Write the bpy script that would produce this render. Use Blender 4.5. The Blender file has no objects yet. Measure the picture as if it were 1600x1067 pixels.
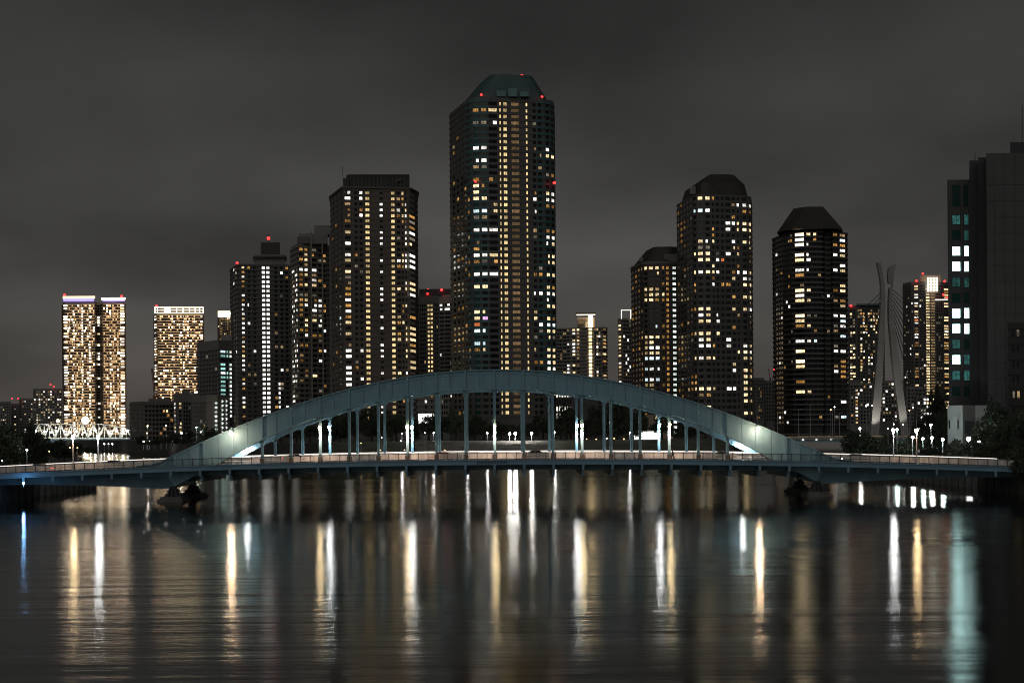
import bpy, bmesh, math, random
from mathutils import Vector, Matrix
R = math.radians
rnd = random.Random(7)
scene = bpy.context.scene
COL = scene.collection

# ------------------------------------------------------------------ camera
K, HZ, CZ, ROLL = 2550.0, 670.0, 11.4, R(0.45)
cam_d = bpy.data.cameras.new('camera'); cam = bpy.data.objects.new('camera', cam_d); COL.objects.link(cam)
cam.location = (0, 0, CZ); cam.rotation_euler = (R(90), ROLL, 0)
cam_d.sensor_width = 36; cam_d.lens = 36 * K / 1600; cam_d.shift_y = (HZ - 533.5) / 1600
cam_d.clip_start = 0.5; cam_d.clip_end = 20000
scene.camera = cam
SR, CR = math.sin(ROLL), math.cos(ROLL)

# ------------------------------------------------------------------ night sky: cloud deck lit by the city
w = bpy.data.worlds.new('World'); scene.world = w; w.use_nodes = True
nt = w.node_tree; nt.nodes.clear()
def N(t, tree=None, **kw):
    n = (tree or nt).nodes.new(t)
    for k, v in kw.items(): setattr(n, k, v)
    return n
L = nt.links.new
out = N('ShaderNodeOutputWorld')
tc = N('ShaderNodeTexCoord'); sep = N('ShaderNodeSeparateXYZ'); L(tc.outputs['Generated'], sep.inputs[0])
grad = N('ShaderNodeValToRGB'); L(sep.outputs['Z'], grad.inputs[0])
e = grad.color_ramp.elements
e[0].position = 0.0; e[0].color = (0.070, 0.063, 0.056, 1)
e[1].position = 0.34; e[1].color = (0.0125, 0.0125, 0.0124, 1)
m1 = e.new(0.12); m1.color = (0.049, 0.048, 0.0465, 1)
# flatten the direction onto a cloud plane: clouds stretch towards the horizon
dv = N('ShaderNodeMath', operation='ADD'); dv.inputs[1].default_value = 0.34; L(sep.outputs['Z'], dv.inputs[0])
mx = N('ShaderNodeMath', operation='MAXIMUM'); mx.inputs[1].default_value = 0.04; L(dv.outputs[0], mx.inputs[0])
dx = N('ShaderNodeMath', operation='DIVIDE'); L(sep.outputs['X'], dx.inputs[0]); L(mx.outputs[0], dx.inputs[1])
dy = N('ShaderNodeMath', operation='DIVIDE'); L(sep.outputs['Y'], dy.inputs[0]); L(mx.outputs[0], dy.inputs[1])
cmb = N('ShaderNodeCombineXYZ'); L(dx.outputs[0], cmb.inputs[0]); L(dy.outputs[0], cmb.inputs[1]); cmb.inputs[2].default_value = 2.3
noi = N('ShaderNodeTexNoise'); noi.inputs['Scale'].default_value = 2.1; noi.inputs['Detail'].default_value = 4.0; noi.inputs['Roughness'].default_value = 0.45
L(cmb.outputs[0], noi.inputs['Vector'])
mr = N('ShaderNodeMapRange'); mr.inputs[1].default_value = 0.34; mr.inputs[2].default_value = 0.74; mr.inputs[3].default_value = 0.82; mr.inputs[4].default_value = 1.85
L(noi.outputs[0], mr.inputs[0])
mul = N('ShaderNodeVectorMath', operation='SCALE'); L(grad.outputs[0], mul.inputs[0]); L(mr.outputs[0], mul.inputs['Scale'])
bg = N('ShaderNodeBackground'); L(mul.outputs[0], bg.inputs[0]); bg.inputs[1].default_value = 0.88
sky = N('ShaderNodeTexSky', sky_type='NISHITA'); sky.sun_disc = False; sky.sun_elevation = R(-8); sky.sun_rotation = R(200)
bg2 = N('ShaderNodeBackground'); L(sky.outputs[0], bg2.inputs[0]); bg2.inputs[1].default_value = 0.05
add = N('ShaderNodeAddShader'); L(bg.outputs[0], add.inputs[0]); L(bg2.outputs[0], add.inputs[1]); L(add.outputs[0], out.inputs[0])

# ------------------------------------------------------------------ one weak, very soft lamp: moonlit haze and city glow from behind the viewer
sd = bpy.data.lights.new('night_glow', 'SUN'); sd.energy = 0.34; sd.angle = R(70); sd.color = (1.0, 0.97, 0.92)
so = bpy.data.objects.new('night_glow', sd); COL.objects.link(so); so.rotation_euler = (R(52), 0, R(-14))

scene.view_settings.view_transform = 'Standard'; scene.view_settings.look = 'None'
scene.view_settings.exposure = 0.0; scene.view_settings.gamma = 1.0
scene.cycles.use_denoising = True; scene.cycles.filter_width = 1.05
try: scene.cycles.denoiser = 'OPENIMAGEDENOISE'
except Exception: pass
scene.cycles.max_bounces = 5; scene.cycles.diffuse_bounces = 2; scene.cycles.glossy_bounces = 3
scene.cycles.sample_clamp_indirect = 12.0
scene.cycles.use_light_tree = True

# ------------------------------------------------------------------ pixel -> direction
def W(px, py, D):
    xc = (px - 800) / K; yc = (HZ - py) / K
    return Vector(((xc * CR + yc * SR) * D, D, CZ + (-xc * SR + yc * CR) * D))
def X(px, D, py=HZ): return W(px, py, D).x
def Z(px, py, D): return W(px, py, D).z

# ------------------------------------------------------------------ materials
def newmat(name):
    m = bpy.data.materials.new(name); m.use_nodes = True
    return m, m.node_tree, m.node_tree.nodes['Principled BSDF']
def surf(name, col, rough=0.7, var=0.25, scale=0.6, metal=0.0, bump=0.0, stretch=(1, 1, 1), spec=0.5):
    m, t, p = newmat(name)
    c = t.nodes.new('ShaderNodeTexCoord'); mp = t.nodes.new('ShaderNodeMapping'); mp.inputs['Scale'].default_value = stretch
    n = t.nodes.new('ShaderNodeTexNoise'); n.inputs['Scale'].default_value = scale; n.inputs['Detail'].default_value = 5
    t.links.new(c.outputs['Object'], mp.inputs[0]); t.links.new(mp.outputs[0], n.inputs['Vector'])
    r = t.nodes.new('ShaderNodeMapRange'); r.inputs[1].default_value = 0.25; r.inputs[2].default_value = 0.75
    r.inputs[3].default_value = 1 - var; r.inputs[4].default_value = 1 + var
    t.links.new(n.outputs[0], r.inputs[0])
    s = t.nodes.new('ShaderNodeVectorMath'); s.operation = 'SCALE'; s.inputs[0].default_value = col
    t.links.new(r.outputs[0], s.inputs['Scale']); t.links.new(s.outputs[0], p.inputs['Base Color'])
    p.inputs['Roughness'].default_value = rough; p.inputs['Metallic'].default_value = metal
    p.inputs['Specular IOR Level'].default_value = spec
    if bump:
        b = t.nodes.new('ShaderNodeBump'); b.inputs['Strength'].default_value = bump; b.inputs['Distance'].default_value = 0.1
        t.links.new(n.outputs[0], b.inputs['Height']); t.links.new(b.outputs[0], p.inputs['Normal'])
    return m
def glow(name, col, strength, var=0.0, scale=1.3):
    m, t, p = newmat(name)
    p.inputs['Base Color'].default_value = (0.02, 0.02, 0.02, 1)
    p.inputs['Emission Color'].default_value = (*col, 1); p.inputs['Emission Strength'].default_value = strength
    if var:
        c = t.nodes.new('ShaderNodeTexCoord'); n = t.nodes.new('ShaderNodeTexNoise'); n.inputs['Scale'].default_value = scale; n.inputs['Detail'].default_value = 3; n.inputs['Roughness'].default_value = 0.65
        o = t.nodes.new('ShaderNodeObjectInfo'); ad = t.nodes.new('ShaderNodeVectorMath'); ad.operation = 'ADD'
        sc_ = t.nodes.new('ShaderNodeMath'); sc_.operation = 'MULTIPLY'; sc_.inputs[1].default_value = 97.0
        t.links.new(o.outputs['Random'], sc_.inputs[0]); t.links.new(c.outputs['Object'], ad.inputs[0]); t.links.new(sc_.outputs[0], ad.inputs[1])
        t.links.new(ad.outputs[0], n.inputs['Vector'])
        r = t.nodes.new('ShaderNodeMapRange'); r.inputs[1].default_value = 0.38; r.inputs[2].default_value = 0.62
        r.inputs[3].default_value = strength * (1 - var); r.inputs[4].default_value = strength * (1 + 0.6 * var)
        t.links.new(n.outputs[0], r.inputs[0])
        r2 = t.nodes.new('ShaderNodeMapRange'); r2.inputs[3].default_value = 0.45; r2.inputs[4].default_value = 1.5
        t.links.new(o.outputs['Random'], r2.inputs[0])
        mm = t.nodes.new('ShaderNodeMath'); mm.operation = 'MULTIPLY'
        t.links.new(r.outputs[0], mm.inputs[0]); t.links.new(r2.outputs[0], mm.inputs[1]); t.links.new(mm.outputs[0], p.inputs['Emission Strength'])
    return m
M = {}
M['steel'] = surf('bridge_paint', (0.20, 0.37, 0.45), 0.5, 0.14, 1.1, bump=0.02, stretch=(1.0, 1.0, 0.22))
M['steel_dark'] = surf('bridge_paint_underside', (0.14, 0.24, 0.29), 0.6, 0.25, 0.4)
M['fascia'] = surf('fascia_paint', (0.17, 0.31, 0.41), 0.5, 0.15, 0.3)
M['rail'] = surf('railing_iron', (0.055, 0.06, 0.062), 0.5, 0.2, 2.0)
M['guard'] = surf('lit_band_white', (0.78, 0.74, 0.70), 0.45, 0.12, 1.5)
M['road'] = surf('asphalt', (0.05, 0.05, 0.052), 0.85, 0.25, 3.0)
M['walk'] = surf('sidewalk_tiles', (0.32, 0.30, 0.28), 0.8, 0.15, 2.0)
M['stone'] = surf('pier_stone', (0.14, 0.135, 0.125), 0.9, 0.35, 0.7, bump=0.3)
M['iron'] = surf('bearing_iron', (0.05, 0.055, 0.06), 0.6, 0.3, 0.8)
M['bank'] = surf('embankment_concrete', (0.17, 0.165, 0.155), 0.9, 0.35, 0.25, bump=0.2)
M['grass'] = surf('park_grass', (0.10, 0.11, 0.075), 0.95, 0.4, 0.25)
M['soil'] = surf('city_ground', (0.06, 0.06, 0.058), 0.95, 0.3, 0.05)
M['paving'] = surf('terrace_paving', (0.22, 0.21, 0.19), 0.9, 0.3, 0.4)
M['leaf'] = surf('foliage_dark', (0.045, 0.06, 0.035), 0.7, 0.5, 1.2)
M['leaf2'] = surf('foliage_light', (0.07, 0.085, 0.05), 0.7, 0.5, 1.2)
M['bark'] = surf('bark', (0.06, 0.05, 0.04), 0.9, 0.3, 2.0)
M['pole'] = surf('lamp_pole', (0.45, 0.47, 0.48), 0.5, 0.1, 2.0)
M['tw_brown'] = surf('tower_tile_brown', (0.150, 0.130, 0.112), 0.7, 0.18, 0.08)
M['tw_dark'] = surf('tower_panel_dark', (0.125, 0.123, 0.117), 0.6, 0.18, 0.08)
M['tw_grey'] = surf('tower_concrete', (0.22, 0.22, 0.213), 0.75, 0.18, 0.08)
M['tw_teal'] = surf('tower_teal_cladding', (0.07, 0.165, 0.175), 0.45, 0.15, 0.1)
M['tw_pale'] = surf('tower_pale_balcony', (0.26, 0.24, 0.21), 0.7, 0.12, 0.1)
M['tw_tan'] = surf('tower_tan_wall', (0.34, 0.27, 0.20), 0.7, 0.15, 0.06)
M['tw_black'] = surf('tower_black_panel', (0.035, 0.035, 0.036), 0.55, 0.2, 0.1)
M['roof'] = surf('roof_slate', (0.045, 0.043, 0.04), 0.6, 0.2, 0.2)
M['roof_teal'] = surf('roof_copper_green', (0.06, 0.115, 0.115), 0.5, 0.2, 0.2)
M['pylon'] = surf('pylon_concrete', (0.30, 0.295, 0.28), 0.7, 0.15, 0.15)
M['cable'] = surf('cable_sheath', (0.05, 0.05, 0.05), 0.5, 0.1, 1.0)
M['truss'] = surf('truss_paint', (0.62, 0.64, 0.58), 0.5, 0.15, 0.3)
M['crane'] = surf('crane_red', (0.22, 0.05, 0.04), 0.5, 0.2, 0.5)
M['white_wall'] = surf('white_render', (0.46, 0.46, 0.46), 0.8, 0.1, 0.3)
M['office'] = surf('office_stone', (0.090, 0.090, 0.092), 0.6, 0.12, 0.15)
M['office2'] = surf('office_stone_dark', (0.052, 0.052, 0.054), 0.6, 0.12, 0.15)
M['cloth'] = surf('dark_clothing', (0.03, 0.03, 0.035), 0.9, 0.2, 4.0)
M['skin'] = surf('skin', (0.45, 0.30, 0.22), 0.6, 0.1, 4.0)
M['hair'] = surf('black_hair', (0.015, 0.013, 0.012), 0.6, 0.1, 6.0)
M['rubber'] = surf('tyre', (0.02, 0.02, 0.02), 0.8, 0.1, 6.0)
M['chrome'] = surf('wheel_rim', (0.4, 0.4, 0.4), 0.3, 0.1, 6.0, metal=0.8)
gm, gt, gp = newmat('dark_window_glass')
gp.inputs['Base Color'].default_value = (0.012, 0.016, 0.018, 1); gp.inputs['Roughness'].default_value = 0.08
M['glass'] = gm
gm, gt, gp = newmat('dark_teal_glass')
gp.inputs['Base Color'].default_value = (0.02, 0.075, 0.07, 1); gp.inputs['Roughness'].default_value = 0.12
M['glass_teal'] = gm
WARM, YEL, AMB, WHT, COOL = (1.0, 0.66, 0.32), (1.0, 0.75, 0.40), (1.0, 0.50, 0.13), (1.0, 0.95, 0.86), (0.72, 0.94, 1.0)
# y yellow-white, Y very bright yellow-white, w white, c cool, a amber, d dim, s small dim warm, o orange, p pink
M['y'] = glow('window_warm', YEL, 1.35, 0.75); M['Y'] = glow('window_warm_bright', (1.0, 0.74, 0.38), 3.0, 0.5)
M['w'] = glow('window_white', WHT, 2.0, 0.7); M['c'] = glow('window_cool', COOL, 1.9, 0.65)
M['a'] = glow('window_amber', AMB, 0.5, 0.8); M['d'] = glow('window_dim', (1.0, 0.86, 0.66), 0.16, 0.6)
M['s'] = glow('window_dim_warm', WARM, 0.3, 0.75); M['o'] = glow('window_orange', (1.0, 0.28, 0.08), 0.75, 0.4)
M['p'] = glow('window_pink', (0.95, 0.5, 1.0), 1.8, 0.3); M['e'] = glow('window_deep_amber', (1.0, 0.48, 0.10), 0.28, 0.6)
M['t'] = glow('corridor_teal', (0.45, 0.95, 0.85), 0.8, 0.4); M['u'] = glow('corridor_white', (0.88, 1.0, 0.92), 1.25, 0.5)
M['stair'] = glow('stair_warm', (1.0, 0.72, 0.33), 0.95, 0.5); M['stairw'] = glow('stair_white', (1.0, 0.97, 0.90), 1.7, 0.35)
M['tanlit'] = glow('balcony_lit_tan', (1.0, 0.60, 0.30), 1.0, 0.6, 0.15); M['tanlit2'] = glow('balcony_lit_pale', (1.0, 0.74, 0.42), 1.1, 0.5, 0.15)
M['g1'] = glow('gold_window', (1.0, 0.64, 0.32), 2.6, 0.5); M['g2'] = glow('gold_window_bright', (1.0, 0.82, 0.55), 12.0, 0.5); M['g3'] = glow('gold_window_dim', (1.0, 0.62, 0.30), 0.8, 0.6)
M['red'] = glow('aviation_red', (1.0, 0.02, 0.02), 6.0); M['lampw'] = glow('lamp_white', (1.0, 0.97, 0.90), 36.0)
M['lampwarm'] = glow('lamp_warm', (1.0, 0.72, 0.36), 26.0); M['lampc'] = glow('lamp_cool', (0.70, 1.0, 0.94), 55.0)
M['headw'] = glow('bridge_lamp_white', (0.96, 0.98, 1.0), 130.0); M['headwarm'] = glow('bridge_lamp_warm', (1.0, 0.72, 0.38), 95.0); M['led'] = glow('handrail_light', (1.0, 0.90, 0.80), 1.9)
M['lampflood'] = glow('lamp_flood', (1.0, 0.80, 0.52), 26.0); M['lampamber'] = glow('lamp_amber', (1.0, 0.55, 0.18), 20.0)
M['crown'] = glow('crown_light', (1.0, 0.86, 0.58), 2.6, 0.2); M['crownp'] = glow('crown_violet', (0.42, 0.34, 1.0), 1.3, 0.3)
M['panel'] = glow('crown_panel', (1.0, 0.90, 0.72), 3.2, 0.1); M['shop'] = glow('shop_front_light', (1.0, 0.98, 0.94), 3.2, 0.25)
M['tail'] = glow('tail_light', (1.0, 0.03, 0.03), 14.0); M['head'] = glow('head_light', (1.0, 0.95, 0.85), 28.0)
M['blue'] = glow('quay_lamp_blue', (0.22, 0.55, 1.0), 70.0)

# ------------------------------------------------------------------ mesh builder
class MB:
    def __init__(s): s.v = []; s.f = []; s.m = []
    def quad(s, a, b, c, d, mi=0):
        n = len(s.v); s.v += [tuple(a), tuple(b), tuple(c), tuple(d)]; s.f.append((n, n+1, n+2, n+3)); s.m.append(mi)
    def poly(s, pts, mi=0):
        n = len(s.v); s.v += [tuple(p) for p in pts]; s.f.append(tuple(range(n, n+len(pts)))); s.m.append(mi)
    def box(s, x0, x1, y0, y1, z0, z1, mi=0):
        n = len(s.v)
        s.v += [(x0,y0,z0),(x1,y0,z0),(x1,y1,z0),(x0,y1,z0),(x0,y0,z1),(x1,y0,z1),(x1,y1,z1),(x0,y1,z1)]
        for q in ((0,3,2,1),(4,5,6,7),(0,1,5,4),(1,2,6,5),(2,3,7,6),(3,0,4,7)):
            s.f.append(tuple(n+i for i in q)); s.m.append(mi)
    def obox(s, o, dx, dy, dz, mi=0):            # oriented box: corner o, three edge vectors
        n = len(s.v); o = Vector(o); dx = Vector(dx); dy = Vector(dy); dz = Vector(dz)
        for a in (o, o+dx, o+dx+dy, o+dy): s.v.append(tuple(a))
        for a in (o, o+dx, o+dx+dy, o+dy): s.v.append(tuple(a+dz))
        for q in ((0,3,2,1),(4,5,6,7),(0,1,5,4),(1,2,6,5),(2,3,7,6),(3,0,4,7)):
            s.f.append(tuple(n+i for i in q)); s.m.append(mi)
    def bar(s, a, b, w, h=None, mi=0):           # square bar between two points
        a = Vector(a); b = Vector(b); d = (b-a)
        if d.length < 1e-6: return
        h = h or w; dn = d.normalized(); up = Vector((0,0,1)) if abs(dn.z) < 0.95 else Vector((0,1,0))
        sx = dn.cross(up).normalized()*w; sy = sx.cross(dn).normalized()*h
        s.obox(a - sx/2 - sy/2, sx, d, sy, mi)
    def tube(s, pts, rad, n=8, mi=0, cap=True):
        rings = []; pts = [Vector(p) for p in pts]
        for i, p in enumerate(pts):
            d = (pts[min(i+1, len(pts)-1)] - pts[max(i-1, 0)]).normalized()
            up = Vector((0,0,1)) if abs(d.z) < 0.9 else Vector((0,1,0))
            a = d.cross(up).normalized(); b = a.cross(d).normalized(); r = rad[i] if hasattr(rad, '__len__') else rad
            base = len(s.v); rings.append(base)
            for k in range(n):
                t = 2*math.pi*k/n; s.v.append(tuple(p + a*math.cos(t)*r + b*math.sin(t)*r))
        for i in range(len(rings)-1):
            for k in range(n):
                k2 = (k+1) % n; s.f.append((rings[i]+k, rings[i]+k2, rings[i+1]+k2, rings[i+1]+k)); s.m.append(mi)
        if cap:
            s.f.append(tuple(rings[0]+k for k in range(n))[::-1]); s.m.append(mi)
            s.f.append(tuple(rings[-1]+k for k in range(n))); s.m.append(mi)
    def ball(s, c, r, seg=10, ring=6, mi=0, sq=(1,1,1)):
        c = Vector(c); base = len(s.v)
        for i in range(ring+1):
            ph = math.pi*i/ring
            for k in range(seg):
                t = 2*math.pi*k/seg
                s.v.append((c.x+r*sq[0]*math.sin(ph)*math.cos(t), c.y+r*sq[1]*math.sin(ph)*math.sin(t), c.z+r*sq[2]*math.cos(ph)))
        for i in range(ring):
            for k in range(seg):
                a = base+i*seg+k; b = base+i*seg+(k+1) % seg
                s.f.append((a, a+seg, b+seg, b)); s.m.append(mi)
    def prism_xz(s, pts, y0, y1, mi=0):          # polygon in the x-z plane, thickness along y
        n = len(pts); b = len(s.v)
        s.v += [(p[0], y0, p[1]) for p in pts] + [(p[0], y1, p[1]) for p in pts]
        s.f.append(tuple(range(b, b+n))); s.m.append(mi); s.f.append(tuple(range(b+2*n-1, b+n-1, -1))); s.m.append(mi)
        for i in range(n):
            j = (i+1) % n; s.f.append((b+j, b+i, b+n+i, b+n+j)); s.m.append(mi)
    def strip_xz(s, lo, hi, y0, y1, mi=0):       # band between two polylines (same count) in x-z
        for i in range(len(lo)-1):
            a, b, c, d = lo[i], lo[i+1], hi[i+1], hi[i]
            s.quad((a[0],y0,a[1]),(b[0],y0,b[1]),(c[0],y0,c[1]),(d[0],y0,d[1]),mi)
            s.quad((b[0],y1,b[1]),(a[0],y1,a[1]),(d[0],y1,d[1]),(c[0],y1,c[1]),mi)
            s.quad((d[0],y0,d[1]),(c[0],y0,c[1]),(c[0],y1,c[1]),(d[0],y1,d[1]),mi)
            s.quad((a[0],y1,a[1]),(b[0],y1,b[1]),(b[0],y0,b[1]),(a[0],y0,a[1]),mi)
        for i, sgn in ((0, 1), (-1, -1)):
            a, d = lo[i], hi[i]; q = [(a[0],y1,a[1]),(a[0],y0,a[1]),(d[0],y0,d[1]),(d[0],y1,d[1])]
            s.quad(*(q if sgn == 1 else q[::-1]), mi)
    def extrude(s, poly, z0, z1, mi=0, top=True):
        n = len(poly)
        for i in range(n):
            a, b = poly[i], poly[(i+1) % n]
            s.quad((a[0],a[1],z0),(b[0],b[1],z0),(b[0],b[1],z1),(a[0],a[1],z1),mi)
        if top: s.poly([(p[0],p[1],z1) for p in poly], mi)
        s.poly([(p[0],p[1],z0) for p in poly][::-1], mi)
    def ring(s, poly, opoly, z0, z1, mi=0):
        n = len(poly)
        for i in range(n):
            j = (i+1) % n; a, b, c, d = poly[i], poly[j], opoly[j], opoly[i]
            s.quad((d[0],d[1],z0),(c[0],c[1],z0),(c[0],c[1],z1),(d[0],d[1],z1),mi)
            s.quad((d[0],d[1],z1),(c[0],c[1],z1),(b[0],b[1],z1),(a[0],a[1],z1),mi)
            s.quad((a[0],a[1],z0),(b[0],b[1],z0),(c[0],c[1],z0),(d[0],d[1],z0),mi)
    def mesh(s, name, mats, smooth=False):
        me = bpy.data.meshes.new(name); me.from_pydata(s.v, [], s.f)
        for m in (mats if isinstance(mats, (list, tuple)) else [mats]): me.materials.append(M[m] if isinstance(m, str) else m)
        if isinstance(mats, (list, tuple)) and len(mats) > 1: me.polygons.foreach_set('material_index', s.m)
        if smooth: me.polygons.foreach_set('use_smooth', [True]*len(me.polygons))
        me.update(); return me
    def build(s, name, mats, parent=None, smooth=False, stuff=False):
        return link(name, s.mesh(name, mats, smooth), parent, stuff=stuff)
def link(name, data, parent=None, loc=None, rz=0.0, stuff=False):
    o = bpy.data.objects.new(name, data); COL.objects.link(o)
    if parent is not None: o.parent = parent
    if loc is not None: o.location = loc
    if rz: o.rotation_euler = (0, 0, rz)
    if stuff: o['kind'] = 'stuff'
    return o
def tag(o, label=None, cat=None, group=None, kind=None):
    if label: o['label'] = label
    if cat: o['category'] = cat
    if group: o['group'] = group
    if kind: o['kind'] = kind
    return o
def thing(name, label, cat, loc=(0, 0, 0), rz=0.0, group=None):
    o = link(name, None, None, loc, rz); o.empty_display_size = 0.5
    return tag(o, label, cat, group)
def light(parent, kind, energy, col, loc, radius=0.2, rot=None, spot=None):
    d = bpy.data.lights.new('light', kind); d.energy = energy; d.color = col; d.shadow_soft_size = radius
    if spot: d.spot_size = spot; d.spot_blend = 0.6
    o = bpy.data.objects.new('light', d); COL.objects.link(o); o.parent = parent; o.location = loc
    if rot: o.rotation_euler = rot
    return o

# ================================================================== THE SETTING: water, banks, island
wm, t, p = newmat('river_water')
p.inputs['Base Color'].default_value = (0.006, 0.007, 0.007, 1); p.inputs['IOR'].default_value = 1.333
c = t.nodes.new('ShaderNodeTexCoord')
def wnoise(sx, sy, detail, seed):
    mp = t.nodes.new('ShaderNodeMapping'); mp.inputs['Scale'].default_value = (sx, sy, 1); mp.inputs['Location'].default_value = (seed, seed*1.7, 0); mp.inputs['Rotation'].default_value = (0, 0, R(3))
    n = t.nodes.new('ShaderNodeTexNoise'); n.inputs['Scale'].default_value = 1.0; n.inputs['Detail'].default_value = detail
    t.links.new(c.outputs['Object'], mp.inputs[0]); t.links.new(mp.outputs[0], n.inputs['Vector']); return n
n1 = wnoise(0.008, 0.05, 3, 3.0); n2 = wnoise(0.10, 0.55, 3, 11.0); n3 = wnoise(0.9, 1.8, 2, 5.0)
def bump(h, strength, dist, prev=None):
    b = t.nodes.new('ShaderNodeBump'); b.inputs['Strength'].default_value = strength; b.inputs['Distance'].default_value = dist
    t.links.new(h.outputs[0], b.inputs['Height'])
    if prev: t.links.new(prev.outputs[0], b.inputs['Normal'])
    return b
n4 = wnoise(0.018, 0.03, 2, 21.0); n5 = wnoise(0.03, 0.22, 2, 31.0)
pm_ = t.nodes.new('ShaderNodeMapRange'); pm_.inputs[1].default_value = 0.40; pm_.inputs[2].default_value = 0.62; pm_.inputs[3].default_value = 0.10; pm_.inputs[4].default_value = 1.0
t.links.new(n4.outputs[0], pm_.inputs[0])
b1 = bump(n1, 1.0, 0.12); b0 = bump(n5, 1.0, 0.05, b1); b2 = bump(n2, 1.0, 0.022, b0); b3 = bump(n3, 1.0, 0.009, b2)
t.links.new(pm_.outputs[0], b2.inputs['Strength']); t.links.new(pm_.outputs[0], b3.inputs['Strength'])
mr_ = t.nodes.new('ShaderNodeMapRange'); mr_.inputs[1].default_value = 0.35; mr_.inputs[2].default_value = 0.65; mr_.inputs[3].default_value = 0.125; mr_.inputs[4].default_value = 0.18
t.links.new(n1.outputs[0], mr_.inputs[0])
gl = t.nodes.new('ShaderNodeBsdfGlossy'); gl.distribution = 'BECKMANN'; gl.inputs['Color'].default_value = (0.96, 0.97, 0.95, 1)
df = t.nodes.new('ShaderNodeBsdfDiffuse'); df.inputs['Color'].default_value = (0.010, 0.011, 0.010, 1)
fr = t.nodes.new('ShaderNodeFresnel'); fr.inputs['IOR'].default_value = 1.333; mxs = t.nodes.new('ShaderNodeMixShader')
t.links.new(mr_.outputs[0], gl.inputs['Roughness'])
for q in (gl, fr, df): t.links.new(b3.outputs[0], q.inputs['Normal'])
t.links.new(fr.outputs[0], mxs.inputs[0]); t.links.new(df.outputs[0], mxs.inputs[1]); t.links.new(gl.outputs[0], mxs.inputs[2])
t.links.new(mxs.outputs[0], [q for q in t.nodes if q.type == 'OUTPUT_MATERIAL'][0].inputs['Surface']); t.nodes.remove(p)
m = MB(); m.quad((-6000, -400, 0), (6000, -400, 0), (6000, 9000, 0), (-6000, 9000, 0))
tag(m.build('river_water', wm), kind='structure')

def land(name, poly, z, mat, wall='bank', slope=None):
    m = MB(); m.extrude(poly, -2.0, z, 0)
    return tag(m.build(name, mat), kind='structure')
LB = [(-84, -60), (-84, 255), (-87, 337), (-112, 430), (-176, 640), (-265, 900), (-700, 1800), (-1500, 3400), (-3800, 3400), (-3800, -60)]
RB = [(86, -60), (2600, -60), (2600, 4000), (330, 4000), (270, 1000), (228, 760), (150, 560), (92, 440), (84, 366), (84, 200)]
IS = [(-60, 524), (72, 524), (105, 640), (112, 760), (118, 1000), (120, 3000), (-900, 3000), (-560, 1500), (-215, 905), (-130, 650)]
land('left_bank_ground', LB, 2.6, 'soil'); land('right_bank_ground', RB, 2.8, 'soil')
GI = 6.6                                           # level of the island behind its high embankment
island = [(-60, 566), (70, 566), (98, 640), (106, 760), (112, 1000), (114, 2990), (-890, 2990), (-548, 1500), (-205, 905), (-120, 650)]
m = MB(); n_ = len(IS)
m.extrude(island, -2.0, GI, 0); tag(m.build('island_ground', 'soil'), kind='structure')
# embankment of the island tip: stepped terraces at the middle, grass slopes left and right
m = MB(); steps = 13; ya, yb, za, zb = 526.0, 566.0, 0.6, GI + 0.75
for i in range(steps):
    y0 = ya + (yb - ya) * i / steps; z1 = za + (zb - za) * (i + 1) / steps
    m.box(-30 - 0.3*i, 12 + 0.1*i, y0, yb + 6 - i*0.02, -1.5 + i*0.01, z1)
tag(m.build('embankment_steps', 'paving'), kind='structure')
def slope_block(name, x0, x1, mat):
    m = MB(); prof = [(ya, -1.5), (ya, 0.6), (ya + 5, 1.2), (yb - 3, zb - 0.15), (yb, zb), (yb + 6.5, zb), (yb + 6.5, -1.5)]
    nx = 14
    for i in range(nx):
        xa = x0 + (x1 - x0)*i/nx; xb = x0 + (x1 - x0)*(i+1)/nx
        for j in range(len(prof)-1):
            (q0, h0), (q1, h1) = prof[j], prof[j+1]
            m.quad((xa, q0, h0), (xb, q0, h0), (xb, q1, h1), (xa, q1, h1))
    tag(m.build(name, mat), kind='structure')
slope_block('embankment_slope_left', -62, -33.99, 'grass'); slope_block('embankment_slope_right', 13.6, 74, 'grass')

# quay walls with a walkway and railings along both banks (each wall a thing)
def quay(name, label, pts, top, side, lamps=()):
    root = thing(name, label, 'quay wall', (pts[0][0], pts[0][1], 0))
    o = Vector((pts[0][0], pts[0][1], 0))
    m = MB(); cap = MB(); rl = MB(); fend = MB()
    for i in range(len(pts)-1):
        a = Vector((*pts[i], 0)); b = Vector((*pts[i+1], 0)); d = (b-a).normalized(); nrm = Vector((d.y, -d.x, 0))*side
        m.obox(a - o - Vector((0,0,1.5)), b-a, nrm*0.9, Vector((0,0,top+1.5)))
        cap.obox(a - o + Vector((0,0,top+0.003)) - nrm*0.12, b-a, nrm*1.14, Vector((0,0,0.22)))
        L_ = (b-a).length; k = int(L_/2.2)
        for q in range(k+1):
            pnt = a - o + d*(q*L_/max(k, 1)) + nrm*0.7
            rl.obox(pnt + Vector((0,0,top+0.22)), d*0.07, nrm*0.07, Vector((0,0,1.0)))
            if q % 2 == 0: fend.obox(pnt + nrm*0.2 + Vector((0,0,-0.6)), d*0.3, nrm*0.22, Vector((0,0,top+0.2)))
        for hz in (0.55, 1.0): rl.obox(a - o + nrm*0.7 + Vector((0,0,top+0.22+hz)), b-a, nrm*0.06, Vector((0,0,0.06)))
    m.build('wall', 'bank', root); cap.build('coping', 'bank', root); rl.build('railing', 'rail', root, stuff=True); fend.build('fender', 'iron', root, stuff=True)
quay('quay_wall', 'dark concrete quay wall with railing along the left bank under the bridge end', [(-84, 100), (-84, 255), (-87, 337), (-112, 430), (-176, 640)], 2.75, 1)
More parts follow.
